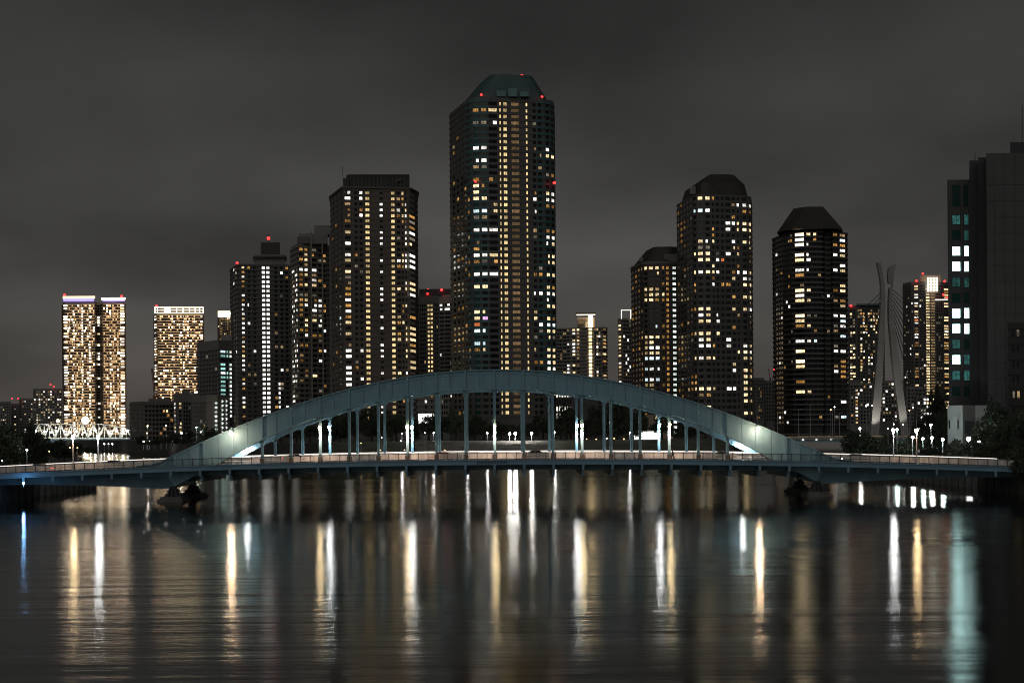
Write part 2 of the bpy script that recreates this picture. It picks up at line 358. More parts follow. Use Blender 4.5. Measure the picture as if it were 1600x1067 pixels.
quay('quay_wall', 'dark quay wall with railing and timber fenders along the right bank', [(92, 440), (84, 366), (84, 200), (85.5, 60)][::1], 2.95, 1)

# ================================================================== BUILDINGS
def offset(poly, o):
    n = len(poly); res = []
    for i in range(n):
        a = Vector(poly[i-1]).to_2d(); b = Vector(poly[i]).to_2d(); c_ = Vector(poly[(i+1) % n]).to_2d()
        d1 = (b-a).normalized(); d2 = (c_-b).normalized(); n1_ = Vector((d1.y, -d1.x)); n2_ = Vector((d2.y, -d2.x))
        q = b + (n1_+n2_) * (o / max(0.35, 1+n1_.dot(n2_))); res.append((q.x, q.y))
    return res
def rounded(chain, idx, r, n=5):
    res = []
    for i, p_ in enumerate(chain):
        if i not in idx: res.append(p_); continue
        b = Vector(p_); a = Vector(chain[i-1]); c_ = Vector(chain[(i+1) % len(chain)])
        da = (a-b).normalized(); dc = (c_-b).normalized(); p0 = b+da*r; p2 = b+dc*r
        for k in range(n+1):
            t_ = k/n; q = p0*(1-t_)**2 + b*2*t_*(1-t_) + p2*t_**2; res.append((q.x, q.y))
    return res
def hit(poly, tt):
    best = None; n = len(poly)
    for i in range(n):
        a = poly[i]; b = poly[(i+1) % n]; fa = a[0]-tt*a[1]; fb = b[0]-tt*b[1]
        if fa*fb > 0 or fa == fb: continue
        s_ = fa/(fa-fb); y = a[1]+(b[1]-a[1])*s_; x = a[0]+(b[0]-a[0])*s_
        if best is None or y < best[1]: best = (x, y, i)
    return best
WCACHE = {}
def win_mesh(w_, h_, mat, frame='tw_black', mull=None):
    key = (round(w_, 1), round(h_, 1), mat, frame)
    if key in WCACHE: return WCACHE[key]
    w_, h_ = key[0], key[1]; m = MB(); x0, x1, z0, z1 = -w_/2, w_/2, -h_/2, h_/2; f = 0.09
    m.quad((x0, -0.02, z0), (x1, -0.02, z0), (x1, -0.02, z1), (x0, -0.02, z1), 0)
    m.box(x0-f, x0, -0.10, 0.0, z0-f, z1+f, 1); m.box(x1, x1+f, -0.10, 0.0, z0-f, z1+f, 1)
    m.box(x0, x1, -0.11, 0.0, z0-f, z0, 1); m.box(x0, x1, -0.11, 0.0, z1, z1+f, 1)
    k = mull if mull is not None else (1 if 1.2 < w_ < 2.6 else (2 if w_ >= 2.6 else 0))
    for i in range(k):
        xm = x0+(x1-x0)*(i+1)/(k+1); m.box(xm-0.05, xm+0.05, -0.07, -0.021, z0, z1, 1)
    WCACHE[key] = m.mesh('window', [mat, frame]); return WCACHE[key]
def rows(spec):
    d = {}
    for tok in spec.split():
        i = 0
        while tok[i].isdigit(): i += 1
        d[int(tok[:i])] = tok[i:]
    return d
class Tower:
    """body on a plan polygon; window columns given by pixel ranges at row ym, floors from y0 downwards"""
    def __init__(s, name, label, cat, chain, ym, ztop, base=GI, wall='tw_dark', y0=None, per=None, n=0, depth=None, back=None,
                 round_idx=(), rr=5.0, group=None, nseg=5, band=0.22, bandmat=None, winh=1.7, parapet=0.0, frac=None):
        pts = [(X(px, D, ym), D) for px, D in chain]
        pts = rounded_open(pts, round_idx, rr, nseg)
        if back is not None: pts += [(X(px, D, ym), D) for px, D in back]
        else:
            dp = depth or 25.0; cc = (Vector(pts[0])+Vector(pts[-1]))/2; u_ = cc.normalized()*dp; pts += [(pts[-1][0]+u_.x, pts[-1][1]+u_.y), (pts[0][0]+u_.x, pts[0][1]+u_.y)]
        s.poly = pts; s.ym = ym; s.base = base; s.ztop = ztop; s.label = label
        s.root = thing(name, label, cat, (0, 0, 0), group=group)
        bx = sum(q[0] for q in pts)/len(pts); by = sum(q[1] for q in pts)/len(pts)
        s.o = Vector((bx, by, base)); s.root.location = s.o
        s.lp = [(q[0]-bx, q[1]-by) for q in pts]
        m = MB(); m.extrude(s.lp, -1.0, ztop-base); m.build('wall', wall, s.root)
        s.Df = min(q[1] for q in pts); s.winh = winh; s.n = n; s.bandmat = bandmat or wall
        if n:
            pxc = sum(c_[0] for c_ in chain)/len(chain)
            s.z0 = Z(pxc, y0, s.Df); s.per = per*s.Df/K
            s.bands(band, parapet)
        s.dark = MB(); s.piers = MB(); s.lit = 0
    def bands(s, off, parapet):
        m = MB(); op = offset(s.lp, off)
        for r in range(-1, s.n):
            zc = s.z0 - r*s.per; zt = zc - s.winh/2 - 0.1; zb = zc - s.per + s.winh/2 + 0.1
            if zt > s.ztop - 0.05: zt = s.ztop-0.05
            if zb < s.base: break
            m.ring(s.lp, op, zb-s.base, zt-s.base)
            if parapet:
                m.ring(offset(s.lp, off-0.12), offset(s.lp, off+0.004), zt-s.base+0.001, zt-s.base+parapet)
        m.build('spandrel', s.bandmat, s.root, stuff=True)
    def place(s, px, py_or_none=None):
        v = W(px, s.ym, 1.0); h = hit(s.poly, v.x); return h
    def col(s, pa, pb, spec=None, p=0.0, pal='yyaws', floors=None, winh=None, dark='glass', pier=True, every=None, offw=0.06, mull=None, wscale=1.0):
        """spec: dict row->material key; else random with probability p from palette; every: material for all rows"""
        h = s.place((pa+pb)/2)
        if h is None: return
        x, y, i = h; a = Vector(s.poly[i]); b = Vector(s.poly[(i+1) % len(s.poly)]); d = (b-a).normalized(); nrm = Vector((d.y, -d.x))
        view = Vector((x, y)).normalized(); cosv = max(0.22, abs(nrm.dot(view)))
        wd = min((pb-pa)*y/K/cosv*wscale, (b-a).length*0.96); wd = max(0.45, wd*0.86); wh = (winh or s.winh)*0.86
        th = math.atan2(d.y, d.x); spec = rows(spec) if isinstance(spec, str) else spec
        for r in (floors if floors is not None else range(s.n)):
            zc = s.z0 - r*s.per
            if zc - wh/2 < s.base+0.5: break
            k = None
            if every: k = every
            elif spec is not None: k = spec.get(r)
            if k is None and p and rnd.random() < p: k = rnd.choice(pal)
            if k == '.': k = None
            pos = Vector((x+nrm.x*offw-s.o.x, y+nrm.y*offw-s.o.y, zc-s.base))
            if k:
                part = k[-1] in '<>'; kk = k[0] if part else k; ww, hh, dx_ = wd, wh, 0.0
                if part: ww = wd*0.45; dx_ = (-0.26 if k[-1] == '<' else 0.26)*wd
                q = link('window', win_mesh(ww, hh, kk, mull=mull), s.root, pos + Vector((d.x*dx_, d.y*dx_, 0)), th); s.lit += 1
            else:
                u = Vector((d.x, d.y, 0))*wd/2; v_ = Vector((0, 0, wh/2)); s.dark.quad(pos-u-v_, pos+u-v_, pos+u+v_, pos-u+v_, 0 if dark == 'glass' else 1)
        if pier:
            zb = max(0.0, s.z0-s.n*s.per-s.base)
            for sg in (-1, 1):
                c_ = Vector((x-s.o.x, y-s.o.y, zb)) + Vector((d.x, d.y, 0))*sg*(wd/2+0.24)
                s.piers.obox(c_-Vector((d.x, d.y, 0))*0.17, Vector((d.x, d.y, 0))*0.34, Vector((nrm.x, nrm.y, 0))*0.30, Vector((0, 0, s.z0+s.winh/2-s.base-zb+0.3)))
    def grid(s, pa, pb, ncol, p, pal, gap=0.35, floors=None, stuffmats=None, winh=None, offw=0.06, single=False):
        """many small windows, joined (too small to pick apart)"""
        lit = {}; wh = winh or s.winh
        for q in range(ncol):
            a_ = pa+(pb-pa)*(q+gap/2)/ncol; b_ = pa+(pb-pa)*(q+1-gap/2)/ncol
            h = s.place((a_+b_)/2)
            if h is None: continue
            x, y, i = h; a = Vector(s.poly[i]); b = Vector(s.poly[(i+1) % len(s.poly)]); d = (b-a).normalized(); nrm = Vector((d.y, -d.x))
            cosv = max(0.22, abs(nrm.dot(Vector((x, y)).normalized()))); wd = (b_-a_)*y/K/cosv
            cp = p*rnd.uniform(0.4, 1.6)
            for r in (floors if floors is not None else range(s.n)):
                zc = s.z0-r*s.per
                if zc-wh/2 < s.base+0.5: break
                pos = Vector((x+nrm.x*offw-s.o.x, y+nrm.y*offw-s.o.y, zc-s.base)); u = Vector((d.x, d.y, 0))*wd/2; v_ = Vector((0, 0, wh/2))
                if rnd.random() < cp:
                    k = rnd.choice(pal)
                    if single:
                        link('window', win_mesh(wd, wh, k), s.root, pos, math.atan2(d.y, d.x)); continue
                    lit.setdefault(k, MB()).quad(pos-u-v_, pos+u-v_, pos+u+v_, pos-u+v_)
                else: s.dark.quad(pos-u-v_, pos+u-v_, pos+u+v_, pos-u+v_, 0)
        for k, mb in lit.items(): mb.build('window', k, s.root, stuff=True)
    def red(s, px, py, D=None, r=0.75):
        D = D or s.Df+2; v = W(px, py, D)-s.o; m = MB(); m.ball(v, r, 8, 6); m.bar(v-Vector((0,0,r*2.2)), v-Vector((0,0,r*0.8)), 0.3, mi=1)
        m.build('aviation_light', ['red', 'tw_black'], s.root)
    def hip(s, z1, top_scale, mat, over=0.0, shift=(0, 0), z0=None, name='roof', base_scale=None):
        z0 = (z0 if z0 is not None else s.ztop+0.01)-s.base; lo = offset(s.lp, over) if over else s.lp
        if base_scale: lo = [(q[0]*base_scale, q[1]*base_scale) for q in s.lp]
        hi = [(q[0]*top_scale+shift[0], q[1]*top_scale+shift[1]) for q in s.lp]; m = MB(); n = len(lo)
        for i in range(n):
            j = (i+1) % n; m.quad((*lo[i], z0), (*lo[j], z0), (*hi[j], z1-s.base), (*hi[i], z1-s.base))
        m.poly([(*q, z1-s.base) for q in hi]); m.poly([(*q, z0) for q in lo][::-1])
        return m.build(name, mat, s.root)
    def pbox(s, name, pa, pb, ya_, yb_, D, dp, mat, parent=None):
        x0, x1 = X(pa, D, (ya_+yb_)/2), X(pb, D, (ya_+yb_)/2); z1 = Z((pa+pb)/2, ya_, D); z0 = Z((pa+pb)/2, yb_, D); m = MB()
        uu = Vector(((x0+x1)/2, D)).normalized()*dp
        m.extrude([(x0-s.o.x, D-s.o.y), (x1-s.o.x, D-s.o.y), (x1+uu.x-s.o.x, D+uu.y-s.o.y), (x0+uu.x-s.o.x, D+uu.y-s.o.y)], z0-s.base, z1-s.base); return m.build(name, mat, parent or s.root)
    def done(s, frame='tw_black'):
        if s.dark.v: s.dark.build('dark_window', ['glass', 'glass_teal'], s.root, stuff=True)
        if s.piers.v: s.piers.build('pier', s.bandmat, s.root, stuff=True)
        return s
def rounded_open(pts, idx, r, n):
    res = []
    for i, p_ in enumerate(pts):
        if i not in idx: res.append(p_); continue
        b = Vector(p_); a = Vector(pts[i-1]) if i > 0 else b+Vector((0, 20)); c_ = Vector(pts[i+1]) if i+1 < len(pts) else b+Vector((0, 20))
        da = (a-b).normalized(); dc = (c_-b).normalized(); p0 = b+da*r; p2 = b+dc*r
        for k in range(n+1):
            t_ = k/n; q = p0*(1-t_)**2 + b*2*t_*(1-t_) + p2*t_**2; res.append((q.x, q.y))
    return res

# ---- tall central tower
T = Tower('residential_tower', 'tallest tower, dark teal with a sloping green roof, rising behind the middle of the arch', 'tower',
          [(704, 825), (737, 782), (868, 790)], 400, Z(760, 151, 782), wall='tw_dark', y0=162, per=9.85, n=50, round_idx=(1, 2), rr=9.0, nseg=4,
          back=[(868, 838), (722, 842)], winh=1.75, band=0.25, bandmat='tw_dark')
T.col(739.5, 750.5, '1a 3d 7w 9w> 10s 12a 13y 14y 15y 17c 18d 20w 22s> 23a 24w 25a 27w 29y 33y 34y 35o 36c 38c 39a 45a', dark='t')
T.col(753, 762, '1a 3d 7w 9w 10d 13a< 15y 17c 18s 20w 24w 25d 27w 29y 33y< 34p 36c< 38c< 39y<')
T.col(764, 779, '1y 3w> 12a< 16y> 17y> 20w 24y 25a> 27w', p=0.02)
T.col(781.8, 784.2, every='stair', pier=False); T.col(787.8, 793.6, every='stair')
M['corr'] = glow('corridor_dim_amber', (1.0, 0.62, 0.28), 0.17, 0.6, 2.0); T.col(799.8, 813, every='corr', mull=5); T.col(823, 825.6, every='stair')
T.col(833.5, 839, '3d 7s> 14a> 15w 17w> 20s 27a 30w< 33s 34y 37d 39y< 41e', p=0.04, pal='asd')
T.col(841.5, 847.5, '8s> 10s 27a 30w 35w 36d 41a', p=0.05, pal='asd')
T.col(853.5, 859, '7w 8y 11d 14y 15w 16a 20a 21w 22w< 24y> 25y> 27y 29y 30w 31w< 32y 34y 35c 36y 37y> 39y 40y 41w 42w')
T.col(861, 867, '8y 11e 14w 15w 16e 20a 21w 22y 24y 25y 27y 29a 30w 32y 34e 35c 36y 37d 39y 40y 41y 42w 46y')
for a, b in ((709, 712), (715, 718.5), (721.5, 724.5), (727, 730), (732, 735)): T.col(a, b, p=0.11, pal='aaaesee', pier=False)
m = MB()                                           # teal corner bays: bands of cladding
for r in range(-1, 44):
    zc = T.z0 - r*T.per
    if zc < 20: break
    for i in range(len(T.poly)-2):
        a = Vector(T.lp[i]); b = Vector(T.lp[i+1])
        if (b-a).length > 8: continue
        d = (b-a).normalized(); nr = Vector((d.y, -d.x)); a3 = Vector((a.x, a.y, zc-T.per+T.winh/2-T.base-0.02)); 
        m.obox(a3, Vector((d.x, d.y, 0))*(b-a).length, Vector((nr.x, nr.y, 0))*0.34, Vector((0, 0, T.per-T.winh+0.02)))
m.build('corner_cladding', 'tw_teal', T.root, stuff=True)
rf = T.hip(Z(790, 122, 800), 0.50, 'roof_teal', shift=(1.5, 0), base_scale=0.90)
M['dormer'] = surf('dormer_glass', (0.13, 0.25, 0.27), 0.4, 0.15, 0.4)
for pa, pb, y_ in ((776, 790, 142), (794, 808, 138), (812, 826, 143.5)): dm = T.pbox('dormer', pa, pb, y_, 151, 784.5, 9, 'dormer', rf)
T.red(815.5, 119.5, 800, 0.9); T.red(752, 148.5, 784, 0.55); T.red(847, 151.5, 789, 0.55); T.red(866, 286, 789, 0.7); T.red(743, 284, 781.5, 0.5)
T.done()

# ---- dark tower left of centre
T = Tower('residential_tower', 'dark brown flat-topped tower with two lit stair columns, left of the tallest tower', 'tower',
          [(517, 885), (537, 850), (641, 856), (653, 872)], 400, Z(590, 292, 853), wall='tw_brown', y0=300.5, per=8.82, n=41, depth=35, winh=1.6)
T.col(538.7, 548.5, '0w> 1w 2s 3a> 4s> 5a 7y 9w 11w 12y 14y 15d 16s> 17a 18a 19w 20a 21w 22a 23y 25y 27s> 28w 29w 31w 32w 33w 34w')
T.col(554, 559, p=0.10, pal='wsad'); T.col(562, 567, '0w 1w 3a', p=0.12, pal='wwad')
T.col(571, 578, every='stair')
T.col(593.5, 598.5, {r: 'w' for r in range(41) if r % 5 in (2, 3, 4) and (r % 10 != 3 or r < 12)}, winh=1.3)
T.col(611.3, 617.3, every='stair')
T.col(620, 626, '3w 8d 12w 25a', p=0.15, pal='wyas'); T.col(628, 631, '2s 4y 12y 13a', p=0.2, pal='yyas', pier=False); T.col(633, 635.5, '2w 4w 5d 6d 7w 8w 9w 11w 12w 13w', p=0.35, pal='wyy', pier=False)
T.col(638.7, 649, '4a 5d 6a 7w 8d 9y< 11w 12w 13w 16y 17y 18w 22a 24y 25y 26y 27a 28y 30y 31y 33y', p=0.05, pal='a')
for a, b in ((519, 521.5), (524, 527), (530, 533)): T.col(a, b, p=0.05, pal='eac', pier=False)
m = MB(); op = offset(T.lp, 0.9); m.ring(T.lp, op, T.ztop-T.base-1.0, T.ztop-T.base-0.2); m.build('eave', 'tw_brown', T.root)
T.pbox('roof_screen', 541, 640, 273.5, 293, 862, 22, 'tw_black'); T.pbox('roof_screen', 536, 545, 279, 292, 860, 12, 'tw_black')
m = MB()
for px in range(548, 638, 6): m.bar(W(px, 272.5, 861)-T.o, W(px, 292, 861)-T.o, 0.25)
m.bar(W(544, 273, 861)-T.o, W(639, 273, 861)-T.o, 0.4); m.bar(W(618, 284, 860.6)-T.o, W(627, 280, 860.6)-T.o, 0.8)
m.build('screen_frame', 'tw_brown', T.root, stuff=True); m = MB(); m.bar(W(535, 260, 870)-T.o, W(536, 283, 870)-T.o, 0.2); m.build('antenna', 'tw_black', T.root)
T.done()

# ---- tower with the white double stair column
T = Tower('residential_tower', 'dark tower with a bright white double column of stair windows and a boxy penthouse', 'tower',
          [(361, 1030), (372, 1000), (455, 1008)], 500, Z(410, 412, 1000), wall='tw_dark', y0=417.7, per=7.27, n=36, depth=30, winh=1.75, band=0.55)
T.col(409.4, 414.8, every='stairw'); T.col(416.4, 421.8, every='stairw')
T.col(378, 382.3, '2w 3a 4e 6w 7a 8w 9w< 10w 12w 13w 14w 15a 16w 17y 18a', p=0.6, pal='wway', winh=1.4)
T.col(387, 391, '0a 8w<', p=0.12, pal='swad'); T.col(396, 400, p=0.06, pal='wsd'); T.col(429, 434, p=0.08, pal='sdaw'); T.col(438, 442.5, p=0.14, pal='waasd'); T.col(446, 450.5, p=0.16, pal='aaws')
T.col(433.5, 437.5, floors=range(25, 34), every='w', pier=False)
for a, b in ((365, 367.2), (368.5, 370.5)): T.col(a, b, p=0.2, pal='dsw', pier=False)
T.pbox('penthouse', 397.5, 446, 398, 413, 1008, 20, 'tw_grey'); T.pbox('penthouse', 407.5, 437.5, 379, 400, 1012, 12, 'tw_black'); T.pbox('penthouse_eave', 395.5, 448, 400, 403, 1006, 24, 'tw_black')
m = MB(); m.bar(W(419.5, 366, 1014)-T.o, W(419.5, 380, 1014)-T.o, 0.5); m.build('mast', 'tw_black', T.root)
T.red(419.5, 372.5, 1012, 1.0); T.red(370.5, 411, 1001, 0.8)
T.done()

# ---- tower with stepped top and lit walkways
T = Tower('residential_tower', 'grey tower with stepped roof and lit walkways, left of the flat-topped tower', 'tower',
          [(455.5, 955), (466, 935), (520, 950)], 450, Z(480, 380, 935), wall='tw_grey', y0=389, per=7.9, n=34, depth=30, winh=1.6, band=0.7, bandmat='tw_pale')
T.grid(456, 465, 4, 0.75, 'wwdsd', gap=0.45, floors=range(4, 34), winh=1.3)
T.col(467.5, 473.5, '0a 2a 4w 5e 6e 7a 9d 10a 11a', p=0.3, pal='asde'); T.col(475.6, 480.8, '0a 2y 4w 5y 7y 9s 10y 11w 14y 17w', p=0.35, pal='ysae')
T.col(487, 494.8, '0d 1a< 4w 5s 6w 7y 10a> 11w> 12w 14y 17e', p=0.25, pal='wayd'); T.col(497, 502.6, '2d 6a 10w 11w 14w> 15w 17e', p=0.25, pal='wad'); T.col(505, 509, '2s 7a 11a 12a 16c', p=0.2, pal='aws')
T.pbox('stepped_top', 467, 512, 365, 381, 938, 22, 'tw_grey'); T.pbox('stepped_top', 491, 516, 352, 366, 944, 16, 'tw_grey'); T.pbox('stepped_top', 464.5, 482, 370, 380.5, 936.5, 8, 'tw_dark')
m = MB()
for px in (486, 502.5, 514): m.bar(W(px, 362, 935.5)-T.o+Vector((0, (px-486)*0.2, 0)), W(px+2, 640, 935.5)-T.o+Vector((0, (px-486)*0.2, 0)), 0.7)
m.build('corner_post', 'tw_pale', T.root, stuff=True); T.done()

# ---- slab with stair column behind the two middle towers
T = Tower('residential_tower', 'dark narrow slab with a ladder of amber stair lights, between the two tallest middle towers', 'tower',
          [(654, 1100), (686, 1095)], 550, Z(670, 462, 1095), wall='tw_dark', y0=477, per=6.8, n=24, depth=28, winh=1.7, band=0.4)
T.col(668.5, 671.8, every='stair', pier=False); T.col(673.2, 676.8, every='stair', pier=False); T.grid(656, 666, 3, 0.04, 'sa'); T.grid(679, 685, 2, 0.04, 'sa')
T.pbox('roof_box', 655, 684, 457, 463, 1100, 14, 'tw_black'); T.red(668, 459, 1097, 0.7); T.done()
T = Tower('apartment_block', 'pale grey apartment slab with tiny windows, partly hidden left of the tallest tower', 'building',
          [(656, 1165), (712, 1150)], 550, Z(690, 460, 1150), wall='tw_pale', y0=476, per=6.5, n=36, depth=25, winh=1.5, band=0.5, bandmat='tw_pale')
T.grid(687, 711, 6, 0.12, 'wsdd'); T.pbox('roof_box', 655, 706, 451.5, 461, 1155, 16, 'tw_black'); T.col(688, 692, '0w 1w', pier=False); T.col(695, 704, '1w 0w>', pier=False)
T.red(690, 453, 1152, 0.9); T.red(669, 452, 1158, 0.6); T.done()

# ---- apartment block with lit stair column, right of the tallest tower
T = Tower('apartment_block', 'grey balcony apartment block with a glowing stair column and canopied lift tower', 'building',
          [(868, 1400), (941, 1385), (947.5, 1392)], 540, Z(905, 511, 1385), wall='tw_grey', y0=514.5, per=5.55, n=40, depth=28, winh=1.7, band=1.1, bandmat='tw_pale', parapet=0.0)
T.col(920.4, 926, every='Y', winh=2.5, offw=1.3, pier=False); T.col(895.2, 899.4, p=0.75, pal='yyywa', pier=False, offw=1.2); T.col(902, 906, p=0.7, pal='yssya', pier=False, offw=1.2)
T.col(880.5, 885.5, p=0.5, pal='syw', pier=False, offw=1.15); T.col(887, 890, p=0.4, pal='wws', pier=False, offw=1.15); T.grid(871, 879, 2, 0.25, 'sws', offw=1.15); T.grid(929, 939, 3, 0.4, 'ywsd', offw=1.15); T.col(940.5, 945.3, p=0.6, pal='yas', pier=False, offw=1.15)
T.pbox('lift_tower', 902, 929.5, 496, 512, 1390, 16, 'tw_tan'); q = T.pbox('canopy', 899.5, 931, 488, 491, 1386, 24, 'tw_pale'); T.pbox('canopy_light', 901, 930, 491.1, 492.3, 1387, 4, 'crown', q)
T.pbox('lift_window', 919.5, 926.5, 493, 512, 1388.5, 1, 'Y'); T.pbox('lift_window', 915, 918.8, 503, 511, 1388.8, 1, 'y'); T.pbox('lift_window', 903, 913, 499, 506, 1388.8, 1, 's'); T.done()

# ---- slim tower with a lit roof frame
T = Tower('residential_tower', 'slim dark tower with a lit open roof frame, left of the right-hand cluster', 'tower',
          [(966, 1310), (973, 1300), (1000, 1306)], 540, Z(975, 497, 1300), wall='tw_dark', y0=502, per=5.9, n=36, depth=24, winh=1.8, band=0.35, bandmat='tw_pale')
T.col(966.6, 971, '1y 2y 4y 6y 9y 11w 13s 16w', p=0.45, pal='yws', pier=False); T.grid(974, 986, 4, 0.14, 'wwds')
m = MB()
for a, b in (((971, 484), (971, 498)), ((985.5, 484), (985.5, 498)), ((971, 484.5), (986, 484.5))):
    m.bar(W(a[0], a[1], 1301.5)-T.o, W(b[0], b[1], 1301.5)-T.o, 0.6)
m.build('roof_frame', 'crown', T.root); T.done()

# ---- three towers right of the middle
T = Tower('residential_tower', 'shorter dark tower with mansard top, leftmost of three right-hand towers', 'tower',
          [(987, 925), (1006, 895), (1046, 893), (1075, 900)], 500, Z(1020, 408, 893), wall='tw_brown', y0=418.5, per=8.3, n=36, depth=34, round_idx=(1, 2), rr=4.0, nseg=3, winh=1.7)
T.col(1007.5, 1012, '0y 4y 5s 6y 13y 14s 15y 16s 17c 19c 21c 22s', p=0.06, pal='as'); T.col(1014.3, 1021.2, '0y 4y 5y 6y 13y 14y 15w 16y 17c 19w 21w 22y', p=0.06, pal='as')
T.col(1024, 1030.3, '0y 1y> 4s 5y 6a 11c< 13y 15w 16y 17c 19w> 21c', p=0.08, pal='as'); T.col(1034.5, 1038.6, '0a', p=0.2, pal='aey')
T.col(1041.2, 1045.4, every='a'); T.col(1049.2, 1058.3, every='u', winh=1.5)
for a, b in ((988.2, 991), (993, 996), (998, 1000.5), (1002.5, 1004.5)): T.col(a, b, p=0.28, pal='eeeas', pier=False)
m = MB(); op = offset(T.lp, 0.5); m.ring(T.lp, op, T.ztop-T.base-1.5, T.ztop-T.base-0.2); m.build('cornice', 'tw_grey', T.root)
T.hip(Z(1030, 387.5, 905), 0.62, 'roof', shift=(3, 0), base_scale=0.93); T.pbox('roof_box', 1038, 1062, 397, 408.5, 895, 10, 'tw_grey'); T.pbox('roof_box', 999, 1005, 402, 409, 900, 6, 'tw_grey'); T.done()

T = Tower('residential_tower', 'dome-roofed tower with bright corner windows, middle of three right-hand towers', 'tower',
          [(1058.5, 870), (1087, 830), (1178, 838)], 450, Z(1120, 303, 830), wall='tw_dark', y0=309.6, per=9.6, n=40, round_idx=(1, 2), rr=8.0, nseg=4, depth=40, winh=1.8,
          back=[(1176, 885), (1075, 885)])
T.col(1084.8, 1088, '2c 9y 12y 18a 22y 26y 31y', p=0.1, pal='ea', pier=False); T.col(1090, 1100, '0Y 2c 7y 8d 9y 10y 12w 18y 19w 20y 22y 23w 24w 26w 31Y 32s 34a')
T.col(1102.6, 1110, '0y 2w 7w< 8d 9y 10y 12y 18y 19y 20y 22y 23y 24w 26y 31y 32a 34y')
T.col(1113, 1116.5, '0a 6e 7y 12y 14w 26y 31y', p=0.08, pal='yae'); T.col(1119, 1124, '10w 12w 19w< 20w 22y', p=0.07, pal='wda'); T.col(1127, 1131.5, '10o 14a', p=0.07, pal='as')
T.col(1134, 1142, '4w 5w 14a 23w 24w 31w', p=0.07, pal='wyas'); T.col(1143.8, 1149, '4w 7w 8y> 13y 27y 28w 31w', p=0.1, pal='wyas'); T.col(1151.8, 1155.3, '1w 4y 5y 8a 12w', p=0.15, pal='yas')
T.col(1160.5, 1167, '1w 2a 4y 5Y 7y 12w 13w 14y 16y 18y 24w 25y 26y 28y 29y 30y 31y 32y 33y 35y'); T.col(1169.3, 1175, '1w 2e 4y 5y 7y< 12y 13w< 14y 16y 18w 24y 25w 26y 28a 29y 31y 33y 35y')
for a, b in ((1060, 1062.2), (1064.3, 1067.3), (1069.4, 1072), (1074, 1077), (1079.5, 1082.5)): T.col(a, b, p=0.2, pal='eeadse', pier=False)
T.hip(Z(1125, 290, 845), 0.80, 'roof', base_scale=0.90); T.hip(Z(1125, 277.5, 852), 0.42, 'roof', z0=Z(1125, 289.8, 845), base_scale=0.80, shift=(1, 0))
T.pbox('roof_box', 1078, 1087, 291, 303.5, 838, 5, 'tw_grey'); T.pbox('dormer', 1125, 1137, 288, 296, 842.5, 3, 'tw_grey')
for px in (1122, 1129): 
    m = MB(); m.bar(W(px, 275, 850)-T.o, W(px, 279, 850)-T.o, 0.4); m.build('antenna', 'tw_black', T.root)
T.done()

T = Tower('residential_tower', 'balconied tower under a wide hipped roof, rightmost of three right-hand towers', 'tower',
          [(1209.5, 905), (1224, 888), (1239.5, 876), (1259.5, 872), (1284, 873), (1287, 878), (1300, 878), (1302, 874), (1322.5, 882)], 450, Z(1260, 361, 872), wall='tw_black', y0=366, per=7.93, n=38, depth=38, winh=1.5, band=0.95, bandmat='tw_dark')
T.col(1242, 1257.6, '0Y 1w 2Y 4Y 5Y 7w 8a 10s> 11Y 12w 13Y 16Y 17y 18a 21w 23Y 25Y 26y 29e 31Y', offw=0.1, winh=1.8, pier=False)
T.col(1260.2, 1266.8, '0y 2w< 4w< 5w 7w< 11y 13y 18y 21w 31y', p=0.05, pal='ad', offw=0.1, pier=False); T.col(1271, 1276, '0y 1a 21c', p=0.05, pal='da', pier=False); T.col(1278.5, 1283, p=0.05, pal='as', pier=False)
T.col(1292, 1296, p=0.1, pal='aws', pier=False); T.col(1301.5, 1308.8, '0a 7w 11e', p=0.22, pal='awsd', pier=False); T.col(1312, 1321, '0s 2a 3w 4y 7y 10y 11y 13a 14y 16w 17c 18w', p=0.4, pal='ywaac', pier=False)
T.grid(1212, 1239, 7, 0.12, 'swawd', single=True, winh=1.3)
m = MB()
lo = [(1214, 363.5, 884), (1237, 357, 868), (1316, 357, 868), (1318, 357, 916), (1220, 363, 916)]; hi = [(1240, 334, 889), (1260, 329, 882), (1286, 329, 882), (1288, 330, 900), (1256, 330, 900)]
for (pl, ph) in ((lo, hi),):
    A = [W(*q)-T.o for q in pl]; B = [W(*q)-T.o for q in ph]; zb_ = min(q.z for q in A)
    A = [Vector((q.x, q.y, zb_)) for q in A]
    for q in B: q.z = max(b_.z for b_ in B)
    for i in range(5): m.quad(A[i], A[(i+1) % 5], B[(i+1) % 5], B[i])
    m.poly(B); m.poly(A[::-1])
m.build('roof', 'roof', T.root)
T.pbox('roof_drum', 1232, 1306, 356.5, 362, 880, 30, 'tw_black'); T.done()

# ---- far pair of gold towers (left) and their smaller neighbours
def gold(name, label, chain, ym, y0, per, n, ztop_y, D, ncols, pal, p, frac):
    T = Tower(name, label, 'tower', chain, ym, Z(chain[0][0], ztop_y, D), base=3.0, wall='tw_tan', y0=y0, per=per, n=n, depth=35, winh=1.5, band=0.9, bandmat='tw_tan'); return T
T = Tower('residential_tower', 'wide gold-lit twin tower with a violet and white crown on the far left skyline', 'tower',
          [(98.5, 2040), (102, 2020), (149, 2020), (151, 2030), (159, 2030), (161, 2020), (195.5, 2024)], 560, Z(147, 471, 2020), base=3.0, wall='tw_tan', y0=477.5, per=4.36, n=47, depth=45, winh=1.9, band=1.5, bandmat='tw_tan')
T.grid(103, 148, 19, 0.42, ['g1', 'g3', 'g1', 'g3', 'g2', 'g3'], gap=0.25, offw=0.2); T.grid(162, 195, 14, 0.42, ['g1', 'g3', 'g1', 'g3', 'g2', 'g3'], gap=0.25, offw=0.2)
